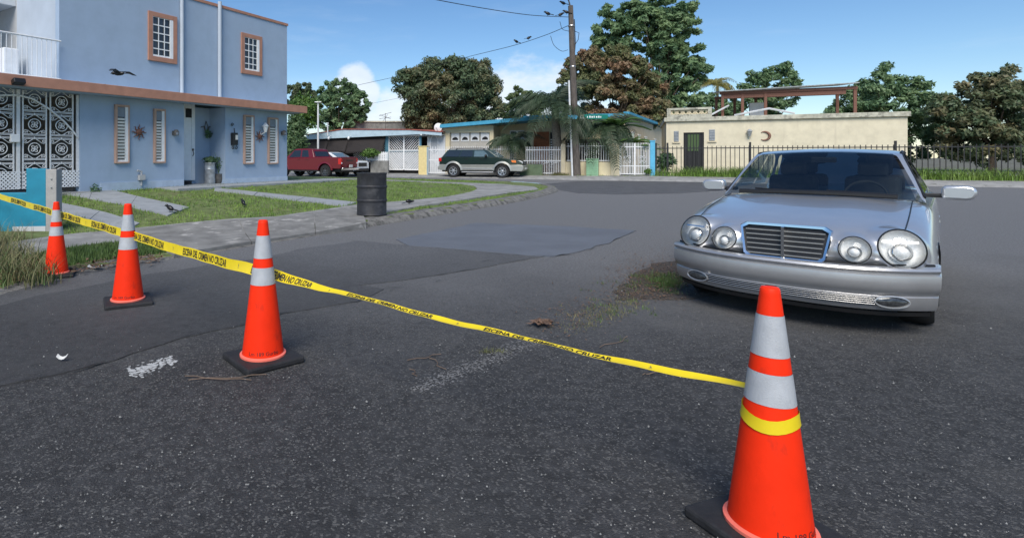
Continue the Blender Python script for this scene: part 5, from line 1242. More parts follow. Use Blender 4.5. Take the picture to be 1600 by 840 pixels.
ga, gb = fx(607.5, y0), fx(655.5, y0); gm = (ga + gb) / 2; gz0, gz1, gz2 = fz(630, 265, y0), fz(630, 237, y0), fz(630, 210.5, y0)
gt_ = M(); gt_.b2((gm - .05, y0 - .03, gz0), (gm + .05, y0 + .03, gz2))
for x in (ga, gb): gt_.b2((x - .05, y0 - .03, gz0), (x + .05, y0 + .03, gz2))
for z in (gz0, gz1 + .1, gz2): gt_.b2((ga + .05, y0 - .02, z - .04), (gm - .05, y0 + .02, z + .04)); gt_.b2((gm + .05, y0 - .02, z - .04), (gb - .05, y0 + .02, z + .04))
gate = gt_.build('lattice_gate', 'white_paint', Hs)
for (za_, zb_) in ((gz0, gz1), (gz1 + .18, gz2)):
    diag_slats(gate, ga + .05, gm - .05, za_, zb_, y0, .19, -1, 'white_paint', .035); diag_slats(gate, gm + .05, gb - .05, za_, zb_, y0, .19, 1, 'white_paint', .035)
m = M(); m.b2((ga, y0 + .06, gz0), (gb, y0 + .09, gz1)); m.build('gate_backing', 'white_wall', gate)
m = M(); m.b2((ga, y0 - .02, gz1 + .01), (gb, y0 + .02, gz1 + .05)); m.build('gate_rail', 'teal_trim', gate)
# arched grille in the side wall
x, z, _ = FAR.at(678.5, 225, y0 + .2); aw_, ah_ = .30, .62
m = M(); m.add([(x + aw_ * math.cos(q), y0 + .185, z + ah_ * math.sin(q)) for q in [6.283 * k / 24 for k in range(24)]], [tuple(range(24))]); ag = m.build('arched_window', 'blind_grey', Hs, solid=.01)
m = M(); m.tube([(x + aw_ * math.cos(q), y0 + .17, z + ah_ * math.sin(q)) for q in [6.283 * k / 24 for k in range(24)]], .025, 5, True); m.build('window_rim', 'white_paint', ag)
for k in range(-3, 4): m = M(); xx = x + k * .085; hh = ah_ * math.sqrt(max(0, 1 - (k * .085 / aw_) ** 2)); m.b2((xx - .01, y0 + .155, z - hh), (xx + .01, y0 + .175, z + hh)); m.build('grille_bar', 'white_paint', ag)
# porch floor, planter wall, white picket rail
m = M(); m.b2((fx(579, .6), .6, 0), (fx(606, .6), .8, fz(590, 251, .6))); tag(m.build('planter_wall', 'grey_block'), 'low grey planter wall below the white picket rail', 'wall').location = FAR.w(0, 0, 0); ob = bpy.data.objects['planter_wall']; ob.rotation_euler = (0, 0, FAR.a)
t = FAR.thing('picket_rail', 'short white picket rail on the low grey planter wall', 'fence', fx(574, .7), .7, fz(590, 251, .7))
m = M(); za_, zb_ = fz(590, 251, .7), fz(590, 237, .7); a, b = fx(573, .7), fx(605, .7)
for z in (za_ + .1, zb_ - .15): m.b2((a, .69, z - .03), (b, .71, z + .03))
m.build('rail', 'white_paint', t)
src = None
for x in lin(a, b, 13):
    if src is None: m = M(); m.prism([(x - .05, za_), (x + .05, za_), (x + .05, zb_ - .06), (x, zb_), (x - .05, zb_ - .06)], .66, .685); src = m.build('picket', 'white_paint', t); xb0 = x
    else: inst(src, 'picket', t, V(x - xb0, 0, 0) + V(*OFF[t.name]))
def bushmesh(name, label, px, py, d, rx, rz_, n, s_, material, cat='shrub', group=None):
    c = at(px, py, d); t = thing(name, label, cat, (c.x, c.y, max(0., c.z - rz_ * d / F)), 0, group); h_ = c.z - t.location.z; r_ = rx * d / F
    np_mesh('foliage', leafball((0, 0, h_), 1, n, s_, (r_, r_ * .8, rz_ * d / F)), 4, material, t)
    m = M(); 
    for k in range(5): a = k * 1.3; m.tube([(0, 0, 0), (.3 * r_ * math.cos(a), .3 * r_ * math.sin(a), h_)], [.03, .01], 5)
    m.build('stem', 'bark', t); return t
bushmesh('porch_shrub', 'bright green shrub behind the white picket rail', 578, 239, 39.5, 13, 7, 700, .11, 'leaf_light')
# roof things of the awning house
x, z, _ = FAR.at(684, 199, y0 + .5); t = FAR.thing('satellite_dish', 'white satellite dish at the roof corner between the two houses', 'satellite dish', x, y0 + .5, z - .25)
m = M(); m.lathe([(0, .0), (.2, .03), (.30, .09), (.31, .09)], 24, (x, y0 + .5, z), Matrix.Rotation(R(90), 3, 'X') @ Matrix.Rotation(math.pi, 3, 'X'), cap=False); m.build('dish', 'white_paint', t, smooth=60, solid=.015)
m = M(); m.tube([(x, y0 + .55, z), (x, y0 + .6, z - .45)], .03, 6); m.build('mast', 'steel', t); m = M(); m.tube([(x, y0 + .5, z - .25), (x + .05, y0 + .1, z - .1)], .015, 5); m.ell((x + .05, y0 + .08, z - .08), (.05, .05, .05), 8, 6); m.build('feed_arm', 'steel', t)
c = at(602, 196, 46); t = thing('roof_antenna', 'old bare television antenna above the pale blue house roof', 'antenna', tuple(c))
m = M(); m.tube([(0, 0, -.6), (0, 0, 1.0)], .025, 5); m.build('mast', 'iron_grey', t)
for a, zz, ln in ((20, .9, .55), (-25, .75, .5), (60, .55, .4), (10, .6, .5)): m = M(); m.tube([(-ln * math.cos(R(a)), 0, zz - ln * math.sin(R(a)) * .6), (ln * math.cos(R(a)), .1, zz + ln * math.sin(R(a)))], .016, 4); m.build('element', 'iron_grey', t)
c = at(497, 206, 41); t = thing('street_lamp', 'slim white lamp post with flat head left of the awning house', 'street lamp', (c.x, c.y, 0)); zt = at(497, 160, 41).z
m = M(); m.tube([(0, 0, 0), (0, 0, zt)], [.09, .06], 8); m.build('post', 'conduit_white', t, smooth=60); m = M(); m.box((0, 0, zt), (.5, .3, .09)); m.build('lamp_head', 'galvanised', t, bevel=.03)
c = at(512, 206, 42); t = thing('roof_vent_pipe', 'short white vent pipe on the awning house roof', 'pipe', (c.x, c.y, c.z - .3)); m = M(); m.tube([(0, 0, 0), (0, 0, .95)], .05, 8); m.lathe([(0, .9), (.08, .9), (.08, .98), (0, 1.0)], 8); m.build('pipe', 'conduit_white', t)
c = at(592, 197, 52); gw = M(); xl, xr2 = at(538, 197, 52).x, at(655, 197, 52).x
t = thing('block_wall', 'bare grey concrete building edge behind the pale blue house', 'building', (c.x, c.y, 0))
z1 = at(592, 191, 52).z; m = M(); m.b2((xl - c.x, 0, 0), (xr2 - c.x, 3, z1)); m.build('wall', 'grey_block', t); m = M(); m.b2((xl - c.x - .1, -.1, z1 + .003), (xr2 - c.x + .1, 3, z1 + .12)); m.build('coping', 'mouldy', t)

# ---- yellow pillar and the white bar fence in front of the drive
t = FAR.thing('yellow_pillar', 'square yellow gate pillar with blue side beside the lattice gate', 'pillar', fx(660), 0, farz(0))
a, b = fx(655), fx(668); zt = fz(661, 229.5)
m = M(); m.b2((a, -.15, 0), (b, .3, zt)); m.build('shaft', 'yellow_pillar', t, bevel=.02); m = M(); m.b2((b + .003, -.14, 0), (b + .05, .29, zt - .02)); m.build('edge_strip', 'pale_blue', t); m = M(); m.b2((a - .03, -.18, zt + .003), (b + .06, .33, zt + .06)); m.build('cap', 'yellow_pillar', t, bevel=.01)
t = FAR.thing('drive_gate', 'white iron bar gate across the garage drive behind the green SUV', 'gate', fx(720), .05, farz(2))
a, b = fx(670, .05), fx(806, .05); za_, zb_ = farz(2) + .08, fz(700, 229, .05)
m = M()
for z in (za_ + .05, zb_ - .2, (za_ + zb_) / 2): m.b2((a, .03, z - .025), (b, .07, z + .025))
m.build('rail', 'white_iron', t); bars(t, 'gate_bar', lin(a, b, 48), .05, za_, zb_, .014, 'white_iron')
t = FAR.thing('green_planter', 'low mossy green planter wall at the nose of the green SUV', 'wall', fx(838, -.3), -.3, farz(8))
m = M(); m.b2((fx(812, -.3), -.3, 0), (fx(847, -.3), .2, fz(830, 257, -.3))); m.build('wall_body', 'green_wall', t, bevel=.03); m = M(); m.b2((fx(812, -.3) + .1, -.2, 0), (fx(847, -.3) - .1, .1, fz(830, 257, -.3) + .03)); m.build('soil', 'dirt', t)
t = FAR.thing('garden_gate', 'narrow white iron gate behind the palm trunk', 'gate', fx(860), 0, farz(9)); a, b = fx(822), fx(878); za_, zb_ = farz(9), fz(860, 229)
m = M()
for z in (za_ + .12, (za_ + zb_) / 2, zb_ - .2): m.b2((a, -.02, z - .025), (b, .02, z + .025))
m.build('rail', 'white_iron', t); bars(t, 'gate_bar', lin(a, b, 22), 0, za_ + .05, zb_, .014, 'white_iron')
m = M()
for q in range(4): m.tube(spiral(fx(850) + .25 * q, za_ + .8, .12, 0, 1.2, 1 if q % 2 else -1, -.03), .014, 4)
m.build('scrollwork', 'white_iron', t)
# cream fence wall, pillars, panels
t = FAR.thing('cream_fence', 'low cream wall with white bar panels between cream pillars', 'fence', fx(925), 0, farz(11))
a, b = fx(877), fx(968); zw = fz(925, 253); zt = fz(925, 224.5)
m = M(); m.b2((a, -.12, 0), (b, .12, zw)); m.build('low_wall', 'cream', t, bevel=.015)
for pa, pb in ((877, 884), (954, 968)):
    m = M(); m.b2((fx(pa), -.18, 0), (fx(pb), .22, zt)); m.build('pillar', 'cream_pale', t, bevel=.02)
p0, p1 = fx(885.5), fx(953)
m = M()
for z in (zw + .08, zt - .14): m.b2((p0, -.02, z - .025), (p1, .02, z + .025))
m.build('rail', 'white_iron', t); bars(t, 'fence_bar', lin(p0 + .08, p1 - .08, 18), 0, zw + .02, zt + .03, .014, 'white_iron')
m = M(); m.tube(spiral(fx(917), zw + .45, .16, 0, 1.2, 1, -.02), .014, 4); m.tube(spiral(fx(917), zw + .75, .14, 3, 1.2, -1, -.02), .014, 4); m.build('scrollwork', 'white_iron', t)
t = FAR.thing('double_gate', 'tall white iron double gate between cream pillar and blue post', 'gate', fx(993), 0, farz(13)); a, b = fx(969), fx(1015); za_, zb_ = farz(13) + .04, fz(993, 224)
mid_ = (a + b) / 2; m = M()
for z in (za_ + .05, za_ + .52, zb_ - .2): m.b2((a, -.02, z - .025), (b, .02, z + .025))
for x in (a, mid_, b): m.b2((x - .035, -.03, za_), (x + .035, .03, zb_))
m.build('gate_frame', 'white_iron', t); bars(t, 'gate_bar', [x for x in lin(a, b, 20)[1:-1]], 0, za_ + .06, zb_ + .03, .014, 'white_iron')
bars(t, 'short_bar', [x + .07 for x in lin(a, b, 20)[:-1]], .004, za_ + .06, za_ + .5, .011, 'white_iron')
m = M()
for xx in ((a + mid_) / 2, (b + mid_) / 2):
    for zz in (.75, 1.0): m.tube(spiral(xx - .1, za_ + zz, .11, 0, 1.2, 1, -.03), .014, 4); m.tube(spiral(xx + .1, za_ + zz, .11, 3.14, 1.2, -1, -.03), .014, 4)
m.build('scrollwork', 'white_iron', t)
t = FAR.thing('blue_post', 'bright blue square gate post beside the black fence', 'post', fx(1019), 0, farz(14)); m = M(); m.b2((fx(1015.8), -.13, 0), (fx(1023.5), .13, fz(1019, 221))); m.build('shaft', 'bluepost', t, bevel=.015); m = M(); m.b2((fx(1015.8) - .02, -.15, fz(1019, 221) + .003), (fx(1023.5) + .02, .15, fz(1019, 221) + .05)); m.build('cap', 'bluepost', t)
t = FAR.thing('utility_cabinet', 'pale green ribbed utility cabinet at the foot of the cream wall', 'cabinet', fx(925.5, -.5), -.5, farz(11) - .02); a, b = fx(916.5, -.5), fx(935, -.5); za_, zb_ = farz(11) - .05, fz(925, 249, -.5)
m = M(); m.b2((a, -.72, za_), (b, -.2, zb_)); m.build('cabinet_body', 'utility_green', t, bevel=.02); m = M(); m.b2((a - .03, -.75, zb_ + .002), (b + .03, -.18, zb_ + .05)); m.build('lid', 'utility_green', t, bevel=.012)
for k in range(7): z = za_ + .14 + k * (zb_ - za_ - .2) / 7; m = M(); m.b2((a + .04, -.745, z), (b - .04, -.721, z + .055)); m.build('rib', 'utility_green', t, bevel=.008)
# black fence of the ruined house, running on to the right
t = FAR.thing('black_fence', 'tall black iron bar fence before the weathered cream house', 'fence', fx(1100), .1, farz(15)); a, b = fx(1024.5, .1), fx(1024.5, .1) + 26; za_ = farz(15) - .02; zb_ = fz(1110, 228, .1)
m = M()
for z in (za_ + .18, zb_ - .12): m.b2((a, .08, z - .025), (b, .12, z + .025))
m.build('rail', 'black_iron', t); dx = (fx(1110, .1) - fx(1103, .1)); bars(t, 'fence_bar', [a + dx * k for k in range(int(26 / dx) + 1)], .1, za_, zb_, .016, 'black_iron')
bars(t, 'fence_post', [fx(1025, .1), fx(1043, .1), fx(1172, .1), fx(1172, .1) + 6, fx(1172, .1) + 12], .1, za_ - .1, fz(1172, 222, .1), .045, 'black_iron')

# ---- cream house with turquoise roof edge
Hc = FAR.thing('cream_house', 'low cream house with turquoise roof edge and panelled garage door', 'house', fx(740, 2.5), 2.5, farz(4)); y0 = 2.5
ga, gb = fx(692, y0), fx(771, y0); zg_ = fz(735, 196.5, y0); da, db = fx(702.5, y0), fx(765, y0); dz = fz(735, 207, y0)
m = M(); m.b2((ga, y0, 0), (da, y0 + .25, zg_)); m.b2((db, y0, 0), (gb, y0 + .25, zg_)); m.b2((da, y0, dz), (db, y0 + .25, zg_)); m.b2((ga, y0 + .25, 0), (ga + .2, y0 + 9, zg_)); m.b2((gb - .2, y0 + .25, 0), (gb, y0 + 1.8, zg_)); m.build('garage_wall', 'cream', Hc)
m = M(); m.b2((da, y0 + .2, 0), (db, y0 + .24, dz)); gd = m.build('garage_door', 'garage_door', Hc)
nrow = 4; ph = (dz - farz(4)) / nrow
for r_ in range(nrow):
    for c_ in range(4):
        xa_, xb_ = da + (db - da) * (c_ + .1) / 4, da + (db - da) * (c_ + .9) / 4; z0_ = farz(4) + ph * r_ + .1
        if r_ < nrow - 1: m = M(); m.b2((xa_, y0 + .175, z0_), (xb_, y0 + .199, z0_ + ph - .16)); m.build('panel', 'garage_door', gd, bevel=.01)
        else:
            m = M(); m.b2((xa_, y0 + .17, z0_ + .02), (xb_, y0 + .199, z0_ + ph - .1)); wn = m.build('window_frame', 'white_paint', gd)
            xm = (xa_ + xb_) / 2; rr_ = (xb_ - xa_) * .38; m = M(); m.add([(xm + rr_ * math.cos(q), y0 + .16, z0_ + .1 + 1.0 * rr_ * math.sin(q)) for q in [math.pi * k / 12 for k in range(13)]], [tuple(range(13))]); m.build('fan_light', 'shade_dark', wn, solid=.008)
# roof slabs: garage slab climbs to the right
def slab(pts, yb, th, name, material, back=9.):
    m = M(); up_ = [(fx(px, yb), fz(px, py, yb)) for px, py in pts]; m.prism(up_ + [(a, b - th) for a, b in up_[::-1]], yb, yb + back); return m.build(name, material, Hc)
slab([(687, 194.5), (845, 181)], y0 - .6, .24, 'garage_roof', 'roof_blue')
slab([(817, 181.5), (870, 178.5), (975, 177.5)], y0 + .6, .22, 'main_roof', 'roof_blue', 7.)
ym = y0 + 1.8; xm0, xm1 = gb, fx(975, ym)
m = M(); m.b2((xm0 - .2, ym, 0), (xm1, ym + .25, fz(900, 188, ym))); m.build('front_wall', 'cream', Hc)
zz1 = fz(975, 181, ym); SL = Fr(FAR.w(xm1, ym)[:2], math.atan2(.829, .559))     # the flank runs back along the side street
def flank(a_, y_, z): p_ = SL.w(a_, y_); q_ = V(p_[0], p_[1]) - FAR.O; return (q_.dot(FAR.u), q_.dot(FAR.v), z)
m = M(); m.add([flank(.02, 0, 0), flank(19, 0, 0), flank(19, 0, zz1 - .1), flank(.02, 0, zz1)], [(0, 1, 2, 3)]); m.build('side_wall', 'cream_pale', Hc, solid=.1)
m = M(); m.add([flank(-.3, -.2, zz1 + .05), flank(19.2, -.2, zz1 - .05), flank(19.2, -.2, zz1 + .13), flank(-.3, -.2, zz1 + .24)], [(0, 1, 2, 3)]); m.build('side_fascia', 'roof_blue', Hc, solid=.35)
for k, (yy, hh) in enumerate(((2.2, .35), (4.6, .35), (7.4, 1.1), (12, 1.0))):
    z = (2.75, 2.65, 2.2, 2.2)[k]; m = M()
    m.add([flank(yy, -.07, z - hh / 2), flank(yy + .9, -.07, z - hh / 2), flank(yy + .9, -.07, z + hh / 2), flank(yy, -.07, z + hh / 2)], [(0, 1, 2, 3)]); wn = m.build('side_window', 'dark_glass', Hc, solid=.03)
    m = M(); m.add([flank(yy - .08, -.1, z + hh / 2 + .01), flank(yy + .98, -.1, z + hh / 2 + .01), flank(yy + .98, -.1, z + hh / 2 + .09), flank(yy - .08, -.1, z + hh / 2 + .09)], [(0, 1, 2, 3)]); m.build('lintel', 'white_paint', wn, solid=.06)
# front wall openings behind the palm
xw, zw_, _ = FAR.at(808, 216, ym); m = M(); m.b2((xw - .5, ym - .06, zw_ - .55), (xw + .5, ym - .002, zw_ + .55)); wn = m.build('window', 'white_paint', Hc)
for sx in (-1, 1):
    for sz in (-1, 1): m = M(); m.b2((xw + sx * .26 - .18, ym - .075, zw_ + sz * .27 - .2), (xw + sx * .26 + .18, ym - .061, zw_ + sz * .27 + .2)); m.build('pane', 'dark_glass', wn)
m = M(); m.b2((fx(834, ym), ym - .08, 0), (fx(858, ym), ym - .003, fz(846, 206, ym))); m.build('brick_panel', 'brick_orange', Hc)
m = M(); m.b2((fx(860, ym), ym - .05, .3), (fx(867, ym), ym - .003, fz(860, 207, ym))); lv = m.build('louvre_door', 'shade_dark', Hc)
for k in range(12): z = .55 + k * .17; m = M(); m.b2((fx(860, ym) + .02, ym - .09, z), (fx(867, ym) - .02, ym - .051, z + .08)); m.build('louvre', 'white_paint', lv)
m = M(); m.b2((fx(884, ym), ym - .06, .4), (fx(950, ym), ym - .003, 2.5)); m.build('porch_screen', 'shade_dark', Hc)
x, z, _ = FAR.at(777, 221, y0 + .9); m = M(); m.lathe([(0, -.15), (.08, -.12), (.1, .1), (0, .18)], 10, (gb + .12, y0 + .9, z)); m.build('wall_lamp', 'white_paint', Hc, smooth=50)
m = M(); m.b2((gb - .2, y0 + .4, 0), (gb + 3.5, y0 + 1.79, .25)); m.build('porch_floor', 'concrete', Hc)

# ---- weathered cream house with roof terrace
y0 = 2.6; Hr = FAR.thing('weathered_house', 'weathered flat roofed cream house with rusty roof frame behind black fence', 'house', fx(1100, y0), y0, farz(15))
ra = fx(1041, y0); rb = ra + 11.2; zr = fz(1041, 191, y0) ; zr_ = fz(1110, 189, y0)
da, db, dz = fx(1068, y0), fx(1100, y0), fz(1084, 207, y0)
wins = [(1053, 1060.5, 205, 221.5), (1108, 1117, 202.5, 220)]
m = M(); m.b2((ra, y0, 0), (da, y0 + .2, zr_)); m.b2((db, y0, 0), (rb, y0 + .2, zr_)); m.b2((da, y0, dz), (db, y0 + .2, zr_)); m.b2((ra, y0 + .2, 0), (ra + .2, y0 + 9, zr_)); m.b2((rb - .2, y0 + .2, 0), (rb, y0 + 9, zr_)); m.build('wall', 'cream_stained', Hr)
m = M(); m.b2((ra - .12, y0 - .14, zr_ + .002), (rb + .1, y0 + 9, zr_ + .25)); m.build('cornice', 'mouldy', Hr, bevel=.015)
m = M(); m.b2((da, y0 + .12, 0), (db, y0 + .16, dz)); dr = m.build('door', 'trim_black', Hr)
m = M(); m.b2((da + .2, y0 + .09, dz - 1.1), (da + .85, y0 + .119, dz - .1)); m.build('door_pane', 'leaf_far', dr)
for k in range(7): x = da + .08 + k * (db - da - .16) / 6; m = M(); m.b2((x - .015, y0 + .05, farz(15)), (x + .015, y0 + .08, dz - .02)); m.build('door_bar', 'black_iron', dr)
for pa, pb, qa, qb in wins:
    a, b, z1_, z0_ = fx(pa, y0), fx(pb, y0), fz((pa + pb) / 2, qa, y0), fz((pa + pb) / 2, qb, y0); m = M(); m.b2((a, y0 - .03, z0_), (b, y0 - .002, z1_)); wn = m.build('louvre_window', 'blind_grey', Hr)
    for k in range(7): z = z0_ + (z1_ - z0_) * (k + .3) / 7; m = M(); m.b2((a + .02, y0 - .06, z), (b - .02, y0 - .031, z + .04)); m.build('louvre', 'galvanised', wn)
    m = M(); m.b2((a - .08, y0 - .07, z0_ - .09), (b + .08, y0 - .002, z0_ - .01)); m.build('sill', 'cream_pale', wn)
x, z, _ = FAR.at(1170.5, 208, y0); m = M(); m.lathe([(0, -.22), (.06, -.2), (.13, .08), (.16, .1), (.05, .22), (0, .24)], 8, (x, y0 - .16, z)); m.tube([(x, y0 - .16, z - .2), (x, y0, z - .05)], .02, 5); m.build('wall_lantern', 'galvanised', Hr)
x, z, _ = FAR.at(1194, 212.5, y0); m = M(); m.tube([(x + .26 * math.cos(q), y0 - .03, z + .24 * math.sin(q)) for q in [R(-125 + 250 * k / 14) for k in range(15)]], [.015 + .055 * math.sin(math.pi * k / 14) for k in range(15)], 6); m.build('moon_plaque', 'terracotta', Hr, smooth=60)
# parapet with pierced blocks
pa, pb = fx(1042, y0), fx(1112, y0); zp0, zp1, zp2 = zr_ + .253, fz(1077, 179, y0), fz(1077, 168.5, y0)
m = M(); m.b2((pa, y0 - .1, zp0), (pb, y0 + .12, zp1)); m.b2((pa, y0 - .12, zp2 - .12), (pb, y0 + .14, zp2))
for x in (pa + .1, pb - .1): m.b2((x - .1, y0 - .115, zp1), (x + .1, y0 + .13, zp2 - .12))
par_ = m.build('parapet', 'mouldy', Hr); nb = 6; bw_ = (pb - pa - .4) / nb; src = None; bh_ = zp2 - .12 - zp1
for k in range(nb):
    x = pa + .2 + bw_ * (k + .5)
    if src is None:
        m = M(); r_ = bh_ * .42
        m.tube([(x + r_ * math.cos(q), y0, (zp1 + zp2 - .12) / 2 + r_ * math.sin(q)) for q in [6.283 * i / 14 for i in range(14)]], .035, 5, True)
        for sx in (-1, 1):
            m.tube([(x + sx * bw_ * .49, y0, zp1), (x + sx * bw_ * .49, y0, zp1 + bh_)], .04, 4)
            for sz in (-1, 1): m.tube([(x + sx * r_ * .3, y0, (zp1 + zp2 - .12) / 2 + sz * r_ * .3), (x + sx * bw_ * .47, y0, (zp1 + zp2 - .12) / 2 + sz * bh_ * .46)], .035, 4)
        src = m.build('pierced_block', 'cream_pale', par_); xb0 = x
    else: inst(src, 'pierced_block', par_, V(x - xb0, 0, 0) + V(*OFF[par_.name]))
# rusty frame of the roof terrace
yf = y0 + 1.2; zf = zr_ + .25; src = None
fa_, fb_ = fx(1129, yf), fx(1129, yf) + 6.4
fr_ = M(); zt = fz(1150, 147, yf); fr_.b2((fa_ - .15, yf - .1, zt), (fb_, yf + .1, zt + .16)); fr_.b2((fa_ - .1, yf + 3, zt), (fb_, yf + 3.2, zt + .16)); frm = fr_.build('terrace_frame', 'rust_iron', Hr)
for x in (fa_, fx(1160, yf), fx(1196, yf), fb_ - .1):
    for yy in (yf, yf + 3.1): m = M(); m.b2((x - .07, yy - .07, zf), (x + .07, yy + .07, zt)); m.build('terrace_post', 'rust_iron', Hr)
m = M(); m.add([(fa_ - .2, yf - .35, zt + .17), (fb_, yf - .35, zt + .32), (fb_, yf + 3.5, zt + .6), (fa_ - .2, yf + 3.5, zt + .45)], [(0, 1, 2, 3)]); m.build('terrace_roof', 'galvanised', Hr, solid=.05)
m = M(); m.add([(fa_, yf - .02, zt - .25), (fb_ - .5, yf - .02, zt - .25), (fb_ - .5, yf - .02, zt), (fa_, yf - .02, zt)], [(0, 1, 2, 3)]); m.build('terrace_valance', 'rust_iron', Hr, solid=.03)
m = M(); m.b2((fx(1172, yf + 1), yf + 1, zf), (fx(1196, yf + 1), yf + 1.4, zf + .9)); m.build('stored_panel', 'white_wall', Hr)
m = M(); m.tube([(fa_ - .9, yf - .6, zf), (fa_ + .3, yf - .2, zf + .7)], .05, 5); m.tube([(fa_ + .5, yf - .8, zf + .06), (fa_ + 2.2, yf - .8, zf + .4), (fa_ + 3.4, yf - .8, zf + .08)], .06, 5); m.build('roof_rubble', 'white_wall', Hr)
# long grass along the black fence, and weeds at the foot of the palm
pts = []
for k in range(260):
    x = fx(1030, .1) + random.random() ** .9 * 17; yy = random.uniform(-.75, .4)
    if x < fx(1064, .1) and random.random() < .5: continue
    p = FAR.w(x, yy); pts.append((p[0], p[1], farz(15)))
tag(np_mesh('fence_grass', arch_blades(pts, 36, .25, .85, .012, .18), 4, 'grass_blade'), 'long green grass growing along the black fence', 'grass', kind='stuff')
pts = [(*FAR.w(fx(px, -.4), random.uniform(-.6, 0))[:2], farz(9)) for px in [random.gauss(872, 7) for _ in range(30)]]
tag(np_mesh('palm_foot_weeds', arch_blades(pts, 20, .08, .3, .012, .12), 4, 'grass_dry'), 'weeds round the foot of the palm and pole', 'weeds', kind='stuff')
pts = [(*FAR.w(fx(px, -.5), random.uniform(-.9, -.3))[:2], farz(11)) for px in [random.uniform(880, 1030) for _ in range(40)]]
tag(np_mesh('wall_foot_weeds', arch_blades(pts, 8, .03, .12, .01, .1), 4, 'grass_blade'), 'low weeds along the foot of the cream wall', 'weeds', kind='stuff')
bushmesh('fence_shrub', 'leafy shrub climbing the left end of the black fence', 1040, 252, 31.9, 13, 14, 420, .14, 'leaf_green'); bushmesh('gate_weed', 'small bright weed at the blue gate post', 1012, 268, 31.4, 5, 4, 120, .10, 'leaf_light', 'plant')
bushmesh('kerb_bush', 'yellowish green hedge bush at the edge of the blue house', 461, 222, 39., 20, 44, 4200, .13, 'leaf_far')
bushmesh('light_bush', 'bright green leafy bush behind the hedge beside the blue house', 476, 175, 42, 24, 27, 3600, .14, 'leaf_light')

# ---- utility pole, conduit, street sign, wires
base = FAR.w(fx(901, -.6), -.6); bd = base[1]; top = at(893, 8, bd)
t = thing('utility_pole', 'tall weathered wooden utility pole before the cream house', 'utility pole', (base[0], base[1], farz(10) - .05)); tz = top.z - farz(10); tx = at(891.5, 8, bd).x - base[0]
m = M(); m.tube([(tx * q, 0, tz * q) for q in (0, .25, .5, .75, 1)], [.245, .21, .185, .16, .14], 14); m.build('shaft', 'pole_wood', t, smooth=60)
m = M(); m.tube([(-.32 + tx * q, -.2, tz * q) for q in (0.0, .33, .56)], .055, 8); m.build('conduit', 'conduit_white', t, smooth=60)
m = M(); m.tube([(tx, 0, tz - .1), (tx - .15, -.1, tz + .3), (tx - .35, -.2, tz + .42)], .04, 6); m.box((tx - .42, -.22, tz + .42), (.4, .2, .1)); m.build('lamp_arm', 'iron_grey', t)
m = M(); m.tube([(tx + .15, 0, tz - 4.), (tx + .28, 0, tz - 2.2), (tx + .22, 0, tz - .8)], .03, 5); m.tube([(tx + .2, 0, tz - 2.4), (tx + .45, 0, tz - 2.0), (tx + .5, 0, tz - 1.6), (tx + .25, 0, tz - 1.5)], .018, 5); m.tube([tuple(q) for q in smoothline([(tx - .15, 0, tz - 2.6), (tx - .5, .1, tz - 2.65), (tx - .95, .1, tz - 2.3), (tx - 1.15, .1, tz - 1.75)], 6)], .014, 4); m.tube([tuple(q) for q in smoothline([(tx - .1, 0, tz - 1.5), (tx - .45, .1, tz - 1.35), (tx - .6, .1, tz - .9)], 6)], .014, 4); m.build('loose_cable', 'wire', t)
for zz in (tz - 1.2, tz - 3.6): m = M(); m.lathe([(.17, -.05), (.19, 0), (.17, .05)], 12, (tx * zz / tz, 0, zz), cap=False); m.build('band', 'steel', t)
sz_ = at(900, 183.5, bd).z - t.location.z
m = M(); m.lathe([(.20, -.08), (.24, 0), (.20, .08)], 12, (tx * .35, 0, sz_), cap=False); m.box((-.35, -.2, sz_), (.5, .2, .22)); m.build('sign_clamp', 'bluepost', t)
x0s = at(903.5, 183, bd).x - base[0]; x1s = at(947, 183, bd).x - base[0]
sg = thing('street_sign', 'narrow green street name sign with white square fixed to the pole', 'sign', (base[0], base[1], at(900, 183, bd).z), 0)
m = M(); m.b2((x0s, -.27, -.13), (x1s, -.25, .13)); m.build('sign_plate', 'sign_green', sg, bevel=.006); m = M(); m.b2((x0s + .02, -.277, -.11), (x0s + .24, -.271, .11)); m.build('sign_emblem', 'white_paint', sg); m = M(); m.lathe([(0, .004), (.05, .003), (.055, 0)], 12, (x0s + .13, -.278, 0), Matrix.Rotation(R(90), 3, 'X')); m.build('emblem_dot', 'sign_green', sg)
for k in range(7): m = M(); m.b2((x0s + .42 + k * .13, -.275, -.06), (x0s + .42 + k * .13 + (.08 if k % 3 else .05), -.2505, .05 if k % 2 else .03)); m.build('sign_letter', 'white_paint', sg)
def wire(name, label, pts, r_=.018):
    m = M(); P = smoothline([tuple(at(*p)) for p in pts], 10); o_ = P[0]; m.tube([tuple(q - o_) for q in P], r_, 5); o = m.build(name, 'wire'); o.location = o_; return tag(o, label, 'cable')
wire('overhead_wire', 'uppermost overhead wire leaving the pole top to the left', [(640, -10, 22), (682, 0, 24), (760, 14, 27), (830, 24, 30), (888, 27, bd)])
wire('overhead_wire', 'lower sagging overhead wire running left behind the large mango tree', [(560, 133, 60), (640, 115, 52), (720, 92, 45), (800, 72, 38), (850, 56, 35), (889, 40, bd)])
wire('guy_wire', 'thin slack cable over the clouds between the left trees and mango', [(575, 163, 62), (600, 158, 58), (640, 150, 54)], .012)

